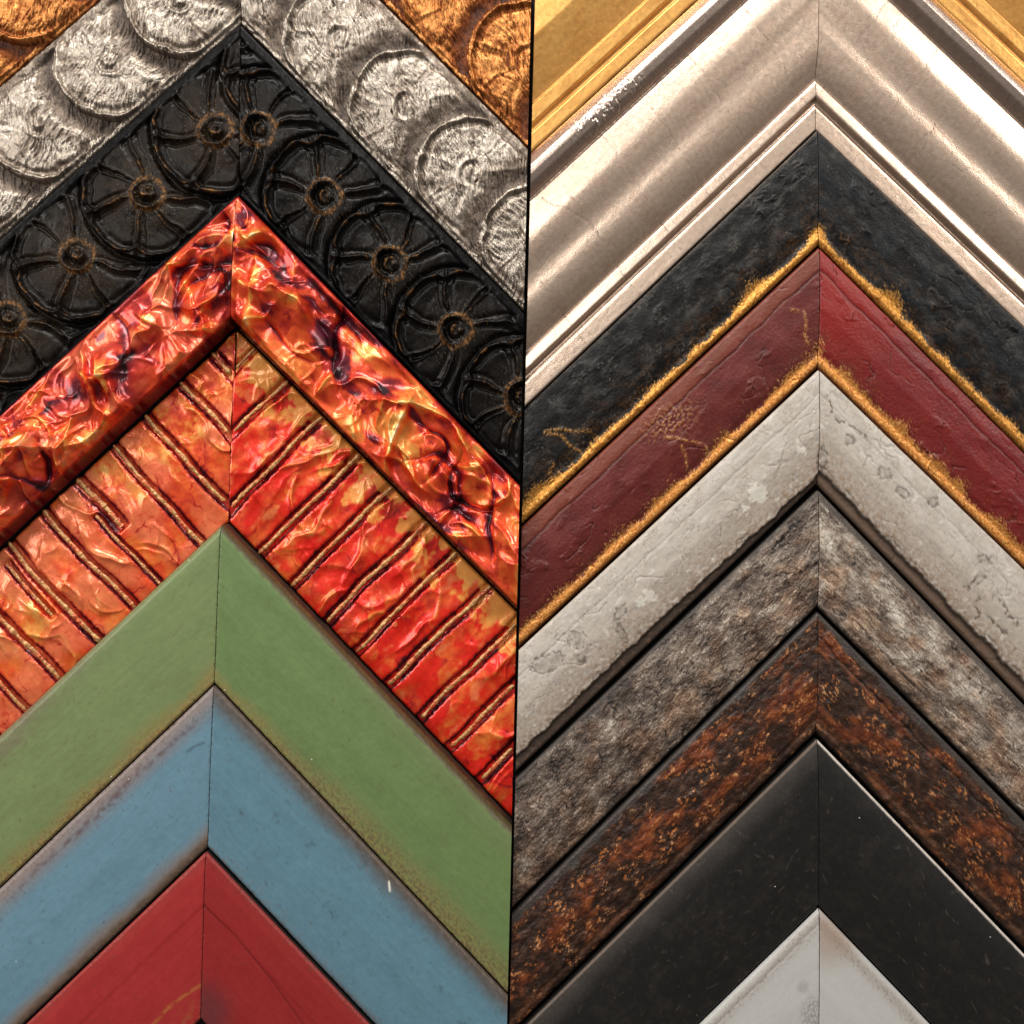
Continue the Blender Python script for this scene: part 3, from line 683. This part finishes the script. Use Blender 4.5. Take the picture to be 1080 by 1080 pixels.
def fn_burgundy(c):
    g, dust, n2, di = gilt_edge(c, 17 if c.side < 0 else 20, c.seed + 50, [(735, 470, 12, 8), (850, 350, 12, 6)])
    n, mask, scab, lines, idn = relief(c, s=1.1)
    out = ss(18, 15, c.V + 3 * n)
    h = profile(c.vf, c.W, [(-.1, 30), (0, 31), (.12, 33), (.5, 34), (.8, 30), (.87, 27), (.92, 28), (.96, 28), (1, 24), (1.1, 24)], 3) - rounded(c.V, c.W, 3, 2)
    h = h + .7 * n + 1.2 * scab + .6 * mask - .9 * lines + .2 * n2 * g + .10 * fbm(c.U / 4, c.V / 4, c.seed + 2, 3) - .7 * gs(c.V - 17 - 3 * n, 1.4)
    nb = fbm(c.U / 26, c.V / 20, c.seed + 60, 4)
    if c.side < 0: base = ramp(nb * .5 + .5, [(0, lin(74, 20, 18)), (.5, lin(98, 31, 29)), (1, lin(114, 48, 42))])
    else: base = ramp(nb * .5 + .5, [(0, lin(98, 24, 22)), (.5, lin(114, 26, 26)), (1, lin(128, 34, 31))])
    col = base
    if c.side < 0: col = wear_sheen_mix(c, col, lin(132, 68, 44), out, .45)
    else: col = wear_sheen_mix(c, col, lin(146, 28, 24), ss(120, 20, np.hypot(c.X - 880, c.Y - 300)), .7)
    col = wear_sheen_mix(c, col, lin(60, 18, 14), gs(c.V - 17 - 3 * n, 1.3) + lines * .8, .6)
    col = wear_sheen_mix(c, col, lin(92, 44, 26), scab * .6, .6)
    dk = ss(50, 12, di) * ss(-.2, .5, nb + .3 * n2); col = wear_sheen_mix(c, col, lin(78, 34, 18), dk, .6)
    col = wear_sheen_mix(c, col, lin(190, 128, 60), dust, .75)
    gold = ramp(n2 * .5 + .5, [(0, lin(110, 48, 22)), (.25, lin(172, 96, 42)), (.55, lin(230, 156, 76)), (.8, lin(255, 206, 132)), (1, lin(255, 238, 190))])
    col = mix(col, gold, g)
    for pts_ in ([(846, 330), (848, 342), (847, 352), (849, 362)], [(700, 462), (712, 463), (726, 466), (738, 468)], [(718, 472), (722, 482), (724, 494)], [(832, 328), (840, 330)], [(744, 470), (746, 478)]):
        k = gs(pline(c.X + n2, c.Y + n2, pts_), 1.6); k = k * ss(-.25, .2, n2); col = mix(col, gold * .8, k * .6); h = h + .8 * k
    cl = gs(np.hypot((c.X - 705) * .7 + (c.Y - 445) * .5, (c.Y - 445) * .9), 16) * ss(-.1, .3, fbm(c.U / 4, c.V / 4, c.seed + 70, 2)); col = mix(col, gold * .6, cl * .6); h = h + 1.2 * cl
    edge = ss(4.5, 1.5, di); col = wear_sheen_mix(c, col, lin(84, 30, 18), edge, .8)
    c.metal = np.clip(.55 * g * (1 - edge) + .3 * dust, 0, 1); c.rough = .36 + .05 * n2 + .05 * g; c.bump = .9 + 0 * g
    return h, col

def fn_whitewash(c):
    n, mask, scab, lines, idn = relief(c, s=1.0)
    di = c.W - c.V
    n2 = fbm(c.U / 5, c.V / 4, c.seed + 3, 4); n1 = fbm(c.U / 30, c.V / 14, c.seed + 4, 4)
    wv = 4.0 * fbm(c.U / 26, c.V * 0, c.seed + 5, 3)
    lipw = (6.0 if c.side < 0 else 10) + wv * .75 + .9 * fbm(c.U / 10, c.V * 0, c.seed + 6, 3) + .5 * n2 + (5 * ss(120, 330, c.U) if c.side < 0 else 0)
    lip = ss(lipw + 2.2, lipw - 1.8, di)
    h = profile(c.vf, c.W, [(-.1, 32), (0, 33), (.14, 35), (.5, 36), (.85, 31), (1.1, 29)], 3) - rounded(c.V, c.W, 3, 4)
    h = h + .5 * n - .5 * scab - .7 * lines - 4.5 * lip + .2 * n2 - .4 * gs(c.V - 19 - 2.5 * n, 1.2)
    col = flat(c.shape, lin(196, 190, 182)) * (1 + .06 * n1 + .04 * n2)[..., None]
    col = wear_sheen_mix(c, col, lin(168, 158, 146), ss(-.2, .6, n1 + .2), .5)
    warm = ss(lipw + 52, lipw + 4, di + 14 * n1); col = wear_sheen_mix(c, col, lin(156, 132, 110), warm * (.55 + .7 * n2), .9)
    gr = ss(.05, .4, fbm(c.U / 2.4, c.V / 2.0, c.seed + 46, 3)) * ss(.0, .4, fbm(c.U / 24, c.V / 14, c.seed + 47, 3) + .25 * warm); col = wear_sheen_mix(c, col, lin(128, 108, 92), gr, .5)
    gr2 = ss(.1, .5, fbm(c.U / 14, c.V / 5, c.seed + 48, 4)); col = wear_sheen_mix(c, col, lin(158, 154, 148), gr2, .5)
    dk = ss(lipw + 16, lipw, di + 7 * n2); col = wear_sheen_mix(c, col, lin(110, 88, 72), dk * ss(-.3, .3, n2), .7)
    col = wear_sheen_mix(c, col, lin(112, 104, 94), np.clip(scab * .7 * ss(-.3,.3,n2) + .6 * lines * ss(-.4,.2,n2) + .5 * gs(c.V - 19 - 2.5 * n, 1.1) * ss(-.1, .3, n2), 0, 1), .65)
    col = wear_sheen_mix(c, col, lin(212, 208, 200), ss(.45, .6, fbm(c.U / 12, c.V / 9, c.seed + 9, 3)), .6)
    col = wear_sheen_mix(c, col, lin(64, 50, 42) if c.side < 0 else lin(104, 84, 70), lip, .95)
    col = wear_sheen_mix(c, col, lin(34, 26, 22), gs(di - lipw, 1.6) + .7 * gs(di - lipw - 5 - 3 * n1, 1.0) * ss(0, .4, fbm(c.U / 22, c.V / 30, c.seed + 7, 2)), .8)
    sh = ss(lipw - .5, lipw - 2.5, di) * ss(.1, .5, n2 + .3 * n1); col = wear_sheen_mix(c, col, lin(120, 98, 80), sh, .5)
    for (x, y, rx, ry, rot) in ((608, 674, 12, 9, .5), (578, 698, 17, 9, -.5), (653, 646, 5, 9, .7), (612, 694, 6, 4, .4), (655, 668, 10, 4, 1.1), (930, 500, 9, 5, .7), (950, 520, 8, 4, .7), (981, 530, 6, 5, 0),
                            (866, 485, 5, 12, 0), (893, 465, 6, 5, 0), (1030, 610, 9, 4, -.7), (1035, 590, 7, 4, .4)):
        a, b = c.X - x, c.Y - y; a, b = a * math.cos(rot) + b * math.sin(rot), -a * math.sin(rot) + b * math.cos(rot)
        rr = np.hypot(a / rx, b / ry) + .35 * n2
        rr = rr + .25 * fbm(c.U / 7, c.V / 7, c.seed + 40, 2)
        k = ss(1.15, .75, rr) * (.35 + .5 * n2) + gs((rr - 1) * min(rx, ry), 1.1) * .9 * ss(-.35, .15, fbm(c.U / 6, c.V / 6, c.seed + 41, 2))
        k = np.clip(k, 0, 1); col = wear_sheen_mix(c, col, lin(96, 88, 80), k, .75); h = h - .7 * k
    for (x, y, r) in ((798, 520, 9), (843, 475, 4), (785, 537, 4), (684, 628, 6), (675, 634, 5)):
        k = ss(r + 1, r - 1, np.maximum(np.abs(c.X - x + n2 * 5), np.abs(c.Y - y + n2 * 4))); col = wear_sheen_mix(c, col, lin(222, 218, 208), k, .8)
    for pts_, w in (([(1008, 620), (1012, 618), (1018, 622), (1024, 612)], 1.6), ([(1028, 628), (1028, 650)], 1.2), ([(1040, 652), (1050, 660), (1058, 668)], 2), ([(1046, 628), (1056, 640), (1070, 660)], 1.8), ([(870, 420), (876, 440), (888, 450)], 1.0), ([(888, 450), (905, 455), (912, 464)], 1.2)):
        k = gs(pline(c.X + 5 * fbm(c.U / 9, c.V / 9, c.seed + 43, 3), c.Y + 5 * fbm(c.U / 9, c.V / 9, c.seed + 44, 3), pts_), w) * ss(-.4, .1, n2); col = wear_sheen_mix(c, col, lin(70, 56, 48), k, .8); h = h - .8 * k
    c.rough = .40 + .06 * n2; c.bump = .6
    return h, col

def fn_driftwood(c):
    di = c.W - c.V
    n1 = fbm(c.U / 34, c.V / 18, c.seed + 1, 4)
    st = ss(8, 5.5, c.V + 2 * n1 + (3.5 if c.side < 0 else 0))
    q = fbm(c.U / 22, c.V / 22, c.seed + 11, 3)
    t = 0.0 if c.side < 0 else -.10
    uu = c.U * math.cos(t) + c.V * math.sin(t); vv = -c.U * math.sin(t) + c.V * math.cos(t)
    sx = 2.8 if c.side < 0 else 5.0
    n2 = fbm(uu / (2.6 * sx) + q, vv / 2.3 + q, c.seed + 2, 4); n3 = fbm(c.U / 9, c.V / 6, c.seed + 3, 4); nf = fbm(c.U / 1.6, c.V / 1.4, c.seed + 4, 2)
    rr = ridge(uu / (9 * sx * .6) + 1.5 * q, vv / 5.0 + q, c.seed + 5, 2)
    n, mask, scab, lines, idn = relief(c, s=.9)
    cr = ss(.93, .985, ridge((c.U + 10 * q) / 44, (c.V + 12 * q) / 22, c.seed + 6, 1)) * ss(.15, .4, fbm(c.U / 34, c.V / 34, c.seed + 7, 2)) * ss(-.3, .2, n3)
    h = profile(c.vf, c.W, [(-.1, 28), (0, 29), (.05, 30), (.09, 31.5), (.5, 34), (.88, 30), (1.1, 26)], 2) - rounded(c.V, c.W, 2, 3)
    h = h + (.35 * n2 + .9 * n3 + .8 * n1 - .9 * ss(.86, .97, rr) + 1.0 * scab + .7 * mask - 1.0 * cr) * (1 - st)
    tone = .47 + .34 * n1 + .13 * n2 + .17 * n3 + .13 * nf + (.10 if c.side > 0 else -.03)
    tone = tone + (.16 * gs(c.vf - .36, .2) * ss(-.6, .3, n1) if c.side > 0 else .10 * gs(c.vf - .5, .25)) - .28 * ss(.88, .97, rr) * ss(-.3, .3, n3) - .30 * cr - .15 * scab + .26 * ss(.05, .4, fbm(uu / (7 * sx), vv / 5, c.seed + 13, 4)) * ss(-.1, .4, nf + n2)
    tone = tone - (.10 * ss(150, 380, c.U) if c.side < 0 else .04 * ss(150, 380, c.U))
    feat = 0 * tone
    wq = 4 * fbm(c.U / 9, c.V / 9, c.seed + 44, 3)
    for pts_, w in (([(805, 607), (825, 606), (842, 602), (860, 594)], 1.6), ([(797, 603), (812, 582), (824, 568), (840, 550)], 2.2), ([(740, 735), (762, 718), (800, 690), (832, 664)], 1.5), ([(700, 640), (720, 622), (760, 598)], 2.4),
                    ([(600, 735), (640, 700), (672, 672)], 1.8), ([(870, 640), (900, 655), (940, 700), (980, 740)], 1.6), ([(905, 560), (950, 590), (985, 625)], 2.2), ([(1000, 650), (1040, 690), (1075, 735)], 2.2)):
        feat = np.maximum(feat, gs(pline(c.X + wq, c.Y + wq, pts_), w) * ss(-.35, .1, n3))
    for x, y, r in ((683, 735, 11), (655, 752, 9), (593, 800, 11), (720, 700, 8), (775, 655, 7), (880, 545, 7), (575, 845, 8), (700, 720, 6), (1010, 690, 8), (930, 640, 6)):
        rr_ = np.hypot(c.X - x + wq, (c.Y - y + wq) * 1.2)
        feat = np.maximum(feat, np.maximum(.9 * gs(rr_ - r, 1.5) * ss(-.4, .1, nf + n3), .55 * ss(r * 1.2, r * .4, rr_) * ss(-.2, .3, nf + n3)))
    tone = tone - .42 * feat; h = h - 1.1 * feat * (1 - st)
    col = ramp(np.clip(tone, 0, 1), [(0, lin(30, 25, 22)), (.25, lin(66, 54, 47)), (.5, lin(116, 101, 90)), (.72, lin(160, 147, 134)), (1, lin(206, 198, 186))])
    ck = ss(.90, .98, ridge(uu / (3.2 * sx) + q, vv / 3.4 + q, c.seed + 14, 1)) * ss(-.3, .3, fbm(c.U / 16, c.V / 12, c.seed + 15, 3)); col = col * (1 - .55 * ck)[..., None]
    br = ss(-.1, .5, fbm(c.U / 30, c.V / 24, c.seed + 7, 3) + .7 * (c.vf - .5)); col = mix(col, col * np.array([1.16, .90, .72]), br * .75)
    cool = ss(.0, .5, fbm(c.U / 40 + 7, c.V / 24, c.seed + 8, 3) + .3 * ss(.4, .1, c.vf)); col = mix(col, col * np.array([.80, .84, .86]), cool * .5)
    col = wear_sheen_mix(c, col, lin(62, 56, 52), st, .85)
    col = wear_sheen_mix(c, col, lin(84, 76, 70), gs(c.V - 6 - 2 * n1, 1.0) * ss(-.3, .3, n3), .7)
    col = wear_sheen_mix(c, col, lin(36, 30, 27), ss(4, 1, di + 1.5 * n3), .7)
    c.rough = .44 + .12 * n3; c.metal = .08 + 0 * n3; c.bump = .8
    return h, col

def fn_rust(c):
    di = c.W - c.V
    n1 = fbm(c.U / 52, c.V / 26, c.seed + 1, 3); n2 = .85 * fbm(c.U / 6.0, c.V / 3.0, c.seed + 2, 4) + .35 * fbm(c.U / 1.6, c.V / 1.4, c.seed + 12, 2); n3 = fbm(c.U / 11, c.V / 8, c.seed + 3, 5)
    wv = 5 * fbm(c.U / 34, c.V * 0, c.seed + 5, 3) + (4 * ss(180, 380, c.U) if c.side < 0 else 0)
    sw = (3.5 if c.side < 0 else 6) + wv
    st = ss(sw + 2.5, sw - 1, c.V + 2 * n3)
    n, mask, scab, lines, idn = relief(c, s=.9)
    crease = gs(c.V - 19 - 5 * fbm(c.U / 40, c.V * 0, c.seed + 6, 3), 1.3) * (1 if c.side > 0 else .4)
    h = profile(c.vf, c.W, [(-.1, 29), (0, 30), (.5, 33), (.84, 30), (.88, 27.5), (.93, 28), (1, 25), (1.1, 24)], 3) - rounded(c.V, c.W, 3, 2)
    h = h + (.9 * n3 + .35 * n2 + .9 * scab + .8 * mask - 1.0 * crease) * (1 - .7 * st)
    col = ramp(n3 * .5 + .5, [(0, lin(26, 17, 13)), (.5, lin(50, 31, 22)), (1, lin(88, 60, 44))])
    rust = ss(-.25, .65, n1 * 1.2 + .3 * n3 - .5 * np.abs(c.vf - .55)) * (1 - st) * ss(1.0, .82, c.vf) * ss(.0, .22, c.vf + .1 * n1)
    col = mix(col, ramp(n3 * .45 + .5 + .12 * n2, [(0, lin(54, 22, 9)), (.5, lin(112, 50, 20)), (1, lin(176, 88, 36))]), rust * .7)
    sm = ss(.1, .5, fbm(c.U / 16, c.V / 6, c.seed + 14, 4)) * ss(-.1, .4, n1) * (1 - st); col = mix(col, flat(c.shape, lin(150, 84, 40)), sm * .6)
    fl = ss(.12, .42, n2) * ss(.08, .34, fbm(c.U / 26, c.V / 15, c.seed + 9, 4) + .16 * gs(c.vf - .58, .22) - .06) * (1 - st)
    fe = ss(.30, .5, n2) * gs(c.V - sw - 6, 5) * (.8 if c.side < 0 else .3) * ss(-.4, .3, n1)
    fl = np.maximum(fl, fe)
    col = mix(col, ramp(n3 * .5 + .5 + .2 * n2, [(0, lin(176, 88, 40)), (.5, lin(222, 136, 74)), (1, lin(250, 200, 146))]), fl * .95)
    col = wear_sheen_mix(c, col, lin(66, 60, 57), st, .9)
    col = wear_sheen_mix(c, col, lin(112, 78, 58), gs(di - 9 - .3 * wv, 3.5) * ss(-.3, .3, n1 + .5 * n2), .55)
    col = wear_sheen_mix(c, col, lin(18, 12, 10), np.clip(ss(5, 1, di) + gs(di - 17 - .4 * wv, 2.0) * .5 + .7 * crease, 0, 1), .8)
    c.metal = .12 + .5 * fl; c.rough = .38 + .08 * n3; c.bump = .8
    return h, col

def fn_black(c):
    h = profile(c.vf, c.W, [(-.1, 29), (0, 31.5), (.06, 33.5), (.16, 35.4), (.3, 36), (.6, 35), (.95, 31), (1.1, 30)], 8) - rounded(c.V, c.W, 2.2, 2.5)
    n = fbm(c.U / 60, c.V / 30, c.seed, 4); n2 = fbm(c.U / 9, c.V / 7, c.seed + 1, 4); n3 = fbm(c.U / 3.0, c.V / 3.0, c.seed + 2, 3)
    h = h + .15 * n
    col = flat(c.shape, (0.0085, 0.0078, 0.0075)) * (1 + .2 * n + .2 * n2)[..., None]
    k = ss(.1, .7, n2 + .5 * n) * ss(0, .6, n3 + .2); col = wear_sheen_mix(c, col, lin(64, 56, 50), k, .35 if c.side < 0 else .12)
    e = ss(3.2, 1.2, c.V + .5 * n3)
    col = wear_sheen_mix(c, col, lin(228, 218, 208) if c.side > 0 else lin(150, 126, 108), e * (1 if c.side > 0 else .55), .85)
    if c.side < 0: col = wear_sheen_mix(c, col, lin(78, 70, 65), ss(26, 1, c.V + 4 * n3 + 8 * n), .45)  # sheen painted in as a lighter tone along the left rail's outer edge
    sc_ = ss(.97, .99, ridge(c.U / 60, c.V / 24, c.seed + 97, 1)) * ss(.1, .4, fbm(c.U / 12, c.V / 8, c.seed + 98, 3)); cl = ss(.0, .7, fbm(c.U / 26, c.V / 22, c.seed + 99, 4)); col = wear_sheen_mix(c, col, lin(92, 84, 78), np.clip(sc_ + .08 * cl, 0, 1), .4)
    c.rough = .40 + .10 * cl; c.bump = .5
    return h, col

def fn_pale(c):
    h = profile(c.vf, c.W, [(-.1, 30), (0, 31), (.05, 33), (.5, 33), (.95, 30), (1.1, 29)], 3) - rounded(c.V, c.W, 3, 2.5)
    n = fbm(c.U / 60, c.V / 24, c.seed, 4); n2 = fbm(c.U / 9, c.V / 7, c.seed + 1, 4); n3 = fbm(c.U / 2.6, c.V / 2.6, c.seed + 2, 4)
    h = h + .15 * n - .5 * gs(c.V - 11 - 1.5 * n2, 1.1) * (c.side < 0)
    col = flat(c.shape, lin(187, 187, 185)) * (1 + .04 * n + .03 * n2)[..., None]
    sp = ss(.0, .45, n3 + .3 * n2) * gs(c.V - 10 - 4 * n, 6.5)
    col = wear_sheen_mix(c, col, lin(112, 98, 86), sp, .6)
    col = wear_sheen_mix(c, col, lin(148, 134, 122), gs(c.V - 9 - 3 * n, 6), .4)
    if c.side > 0: col = wear_sheen_mix(c, col, lin(150, 118, 94), ss(46, 8, np.hypot(c.X - 872, c.Y - 985)), .5)
    else:
        k = ss(1, .3, np.hypot((c.X - 855) / 16, (c.Y - 1068) / 26) + .3 * n2); col = wear_sheen_mix(c, col, lin(118, 112, 108), k * ss(-.4, .3, n3), .6)
        k = ss(1, .3, np.hypot((c.X - 845) / 9, (c.Y - 1038) / 9) + .3 * n2); col = wear_sheen_mix(c, col, lin(140, 134, 130), k, .4)
    c.rough = .42 + .05 * n2; c.bump = .4
    return h, col

# ------------------------------------------------------------------ the samples
SILV = (lin(180, 170, 158), lin(120, 107, 96), lin(54, 43, 37))
COPP = (lin(216, 146, 84), lin(122, 64, 28), lin(40, 18, 10))
M = dict(
    foil=make_mat('antiqued_foil', .14, 30, .35, 60, 1.0),
    copper=make_mat('copper_foil', .16, 30, .35, 60, 1.0),
    satin=make_mat('satin_black_lacquer', .25, 26, .18, 30, spec=.17),
    ink=make_mat('ink_glazed_foil', .12, 16, .30, 22, coat=.35, coat_rough=.12),
    inkrib=make_mat('ink_glazed_plaster', .14, 18, .35, 24, coat=.28, coat_rough=.16),
    green=make_mat('rubbed_green_paint', .05, 20, .12, 34, speck=.008),
    blue=make_mat('rubbed_blue_paint', .05, 20, .12, 34, speck=.003),
    red=make_mat('rubbed_red_paint', .05, 20, .10, 34),
    gold=make_mat('gold_leaf', .08, 24, .15, 40),
    silver=make_mat('silver_leaf', .06, 26, .22, 60),
    blackgold=make_mat('black_gesso', .3, 30, .4, 34, spec=.25, rvar=.3),
    burg=make_mat('burgundy_gesso', .12, 30, .4, 34, spec=.5, rvar=.25),
    white=make_mat('whitewash', .07, 24, .3, 32),
    drift=make_mat('weathered_grey', .22, 34, .7, 40, rvar=.3),
    rust=make_mat('rusted_bronze', .25, 34, .6, 38, rvar=.3),
    black=make_mat('matt_black_paint', .2, 24, .12, 34, speck=.015, spec=.5),
    pale=make_mat('pale_grey_paint', .04, 24, .12, 34))
SD = dict(dark=side_mat('dark_edge', (.012, .010, .009)), brown=side_mat('brown_edge', (.035, .022, .012)), maroon=side_mat('maroon_edge', (.05, .006, .005)),
          grey=side_mat('grey_edge', (.03, .028, .027)), steel=side_mat('silver_edge', (.20, .17, .15)), gold=side_mat('gold_edge', (.30, .17, .06)), blackside=side_mat('black_edge', (.006, .006, .006)))

LEFT = [
    dict(peak=(266, -318), l=(0, -92), r=(560, -24), H=40, bands=[('rail', 10/130, 1), ('outer_edge', 0, 10/130)], fn=lambda c: fn_medal_foil(c, 73 if c.side > 0 else 77, *COPP), mat=M['copper'], side=SD['brown'], step=.8,
         label='copper coloured sample embossed with round scales, behind the silver one at the top left'),
    dict(peak=(262, -143), l=(0, 83), r=(559, 155), H=40, bands=[('rail', 10/130, 1), ('outer_edge', 0, 10/130)], fn=lambda c: fn_medal_foil(c, 0 if c.side > 0 else 47, *SILV), mat=M['foil'], side=SD['brown'], step=.8,
         label='antiqued silver sample embossed with round scales, above the black embossed sample'),
    dict(peak=(252, 23), l=(0, 247), r=(549, 325), H=38, bands=[('rail', .08, 1), ('outer_edge', 0, .08)], fn=fn_medal_black, mat=M['satin'], side=SD['blackside'], step=.8,
         label='black sample embossed with round scales and spokes, gold rubbed into the rosettes'),
    dict(peak=(250, 206), l=(0, 437), r=(545, 509), H=42, bands=[('rail', 0, .955), ('inner_edge', .955, 1)], fn=fn_crumple, mat=M['ink'], side=SD['dark'], step=.8,
         label='crumpled foil sample in glossy red, orange and purple below the black embossed one'),
    dict(peak=(249, 348), l=(0, 580), r=(542, 643), H=17, fn=fn_ribbed, mat=M['inkrib'], side=SD['maroon'], extra=extra_ribs, step=.8, gap=2.5,
         label='red and orange sample crossed by raised gold ribs, above the green one'),
    dict(peak=(233, 553), l=(0, 774), r=(539, 872), H=43, fn=fn_green, mat=M['green'], side=SD['brown'], gap=1.5,
         label='plain olive green painted sample with ochre rubbed edges'),
    dict(peak=(225.5, 723), l=(0, 937), r=(534, 1049), H=35, fn=fn_blue, mat=M['blue'], side=SD['dark'], gap=1.4,
         label='plain slate blue painted sample with brown rubbed edges'),
    dict(peak=(217, 899), l=(28, 1080), r=(388, 1080), H=37, fn=fn_red, mat=M['red'], side=SD['dark'], inner=(210, 1078), gap=1.6,
         label='plain brick red painted sample at the bottom of the left column'),
]
RIGHT = [
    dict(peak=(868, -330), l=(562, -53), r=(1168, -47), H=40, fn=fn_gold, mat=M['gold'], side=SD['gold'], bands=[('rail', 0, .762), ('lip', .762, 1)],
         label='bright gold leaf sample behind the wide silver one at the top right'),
    dict(peak=(866, -121), l=(562, 157), r=(1080, 81), H=42, fn=fn_silver, mat=M['silver'], step=.8, side=SD['steel'], bands=[('rail', .188, .779), ('bead', 0, .188), ('lip', .779, 1)], hair=.3,
         label='wide champagne silver leaf sample with scooped moulding and fine cracks'),
    dict(peak=(862, 138), l=(551, 434), r=(1080, 345), H=31, fn=fn_blackgold, mat=M['blackgold'], step=.8, side=SD['blackside'], bands=[('rail', 0, .90), ('gilt_lip', .90, 1)], gap=2,
         label='rough charcoal black sample with ragged gold inner edge'),
    dict(peak=(864, 261), l=(547, 559), r=(1080, 477), H=31, fn=fn_burgundy, mat=M['burg'], step=.8, side=SD['dark'], bands=[('rail', 0, .84), ('gilt_lip', .84, 1)], gap=2.2,
         label='burgundy red sample with speckled gold inner edge, above the whitewashed one'),
    dict(peak=(864, 390), l=(543, 690), r=(1080, 600), H=33, bands=[('rail', 0, .9), ('inner_step', .9, 1)], fn=fn_whitewash, mat=M['white'], step=.8, side=SD['brown'], gap=1.4,
         label='whitewashed distressed sample with brown stains and dark inner step'),
    dict(peak=(863, 517), l=(540, 826), r=(1080, 743), H=30, bands=[('rail', .08, 1), ('outer_edge', 0, .08)], fn=fn_driftwood, mat=M['drift'], step=.8, side=SD['blackside'], gap=4.5,
         label='mottled grey brown weathered sample between the whitewashed and the rusty one'),
    dict(peak=(863, 646), l=(540, 965), r=(1080, 866), H=30, bands=[('rail', .07, 1), ('outer_edge', 0, .07)], fn=fn_rust, mat=M['rust'], step=.8, side=SD['grey'], gap=4,
         label='dark rusty brown sample flecked with bright orange'),
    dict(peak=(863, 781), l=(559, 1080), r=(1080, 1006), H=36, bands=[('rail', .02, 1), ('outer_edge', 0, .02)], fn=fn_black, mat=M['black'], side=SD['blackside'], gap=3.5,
         label='plain matt black sample with thin worn bright outer edge'),
    dict(peak=(864, 959), l=(740, 1080), r=(980, 1080), H=32, fn=fn_pale, mat=M['pale'], side=SD['dark'], inner=(864, 1118), gap=1.6,
         label='pale grey painted sample at the bottom of the right column'),
]
idx = 0
for colname, specs in (('L', LEFT), ('R', RIGHT)):
    for k, sp in enumerate(specs):
        sp['col'] = colname; idx += 1
        build_sample(idx, sp, specs[k + 1] if k + 1 < len(specs) else None)

# ------------------------------------------------------------------ the board they hang on
me = bpy.data.meshes.new('wall')
w0, w1, z0, z1 = -1500 * S, 1500 * S, -1300 * S, 1300 * S
me.from_pydata([(w0, .001, z0), (w1, .001, z0), (w1, .001, z1), (w0, .001, z1), (w0, .03, z0), (w1, .03, z0), (w1, .03, z1), (w0, .03, z1)], [],
               [(0, 1, 2, 3), (5, 4, 7, 6), (4, 0, 3, 7), (1, 5, 6, 2), (3, 2, 6, 7), (4, 5, 1, 0)])
wall = bpy.data.objects.new('wall', me); C.objects.link(wall); wall['kind'] = 'structure'
me.materials.append(side_mat('wall_board', (.014, .012, .011), .8))

# ------------------------------------------------------------------ light
sc = bpy.context.scene
w = bpy.data.worlds.new('World'); sc.world = w; w.use_nodes = True
bg = w.node_tree.nodes['Background']; bg.inputs[1].default_value = 0.30
wt = w.node_tree; tc = wt.nodes.new('ShaderNodeTexCoord'); sx = wt.nodes.new('ShaderNodeSeparateXYZ'); wr = wt.nodes.new('ShaderNodeValToRGB')
wm = wt.nodes.new('ShaderNodeMapRange'); wm.inputs[1].default_value = -1; wm.inputs[2].default_value = 1
wt.links.new(tc.outputs['Generated'], sx.inputs[0]); wt.links.new(sx.outputs['Z'], wm.inputs[0]); wt.links.new(wm.outputs[0], wr.inputs[0]); wt.links.new(wr.outputs[0], bg.inputs[0])
wr.color_ramp.elements[0].position = .25; wr.color_ramp.elements[0].color = (.42, .36, .31, 1)
wr.color_ramp.elements[1].position = .85; wr.color_ramp.elements[1].color = (1.7, 1.62, 1.52, 1)
e = wr.color_ramp.elements.new(.5); e.color = (1.0, .93, .86, 1)

def area(name, loc, target, sx, sy, power, color):
    l = bpy.data.lights.new(name, 'AREA'); l.shape = 'RECTANGLE'; l.size = sx; l.size_y = sy; l.energy = power; l.color = color
    o = bpy.data.objects.new(name, l); C.objects.link(o); o.location = loc
    from mathutils import Vector
    o.rotation_euler = (Vector(target) - Vector(loc)).to_track_quat('-Z', 'Y').to_euler()
    return o
area('ceiling_light', (-0.15, -0.85, 1.55), (0, 0, 0.05), 1.1, 0.35, 23, (1.0, 0.95, 0.88))
area('left_light', (-1.3, -1.0, 0.45), (0, 0, 0), 0.55, 0.9, 11, (1.0, 0.94, 0.88))
area('front_light', (-0.26, -1.15, 0.56), (0, 0, 0.05), 0.30, 0.22, 2.2, (1.0, 0.96, 0.9))  # small lamp added above the camera to make the silver lip glare
area('right_light', (1.2, -1.0, 0.9), (0, 0, 0), 0.45, 0.6, 8, (1.0, 0.93, 0.85))

# ------------------------------------------------------------------ camera
cam = bpy.data.cameras.new('camera'); co = bpy.data.objects.new('camera', cam); C.objects.link(co)
co.location = (0, -D * S, 0); co.rotation_euler = (math.radians(90), 0, 0)
cam.sensor_width = 36; cam.lens = 36 * D / 1080; cam.clip_start = 0.01; cam.clip_end = 50
sc.camera = co
sc.render.resolution_x = 1024; sc.render.resolution_y = 1024
sc.view_settings.view_transform = 'Standard'; sc.view_settings.look = 'None'
sc.view_settings.exposure = 0; sc.view_settings.gamma = 1; sc.view_settings.use_curve_mapping = False
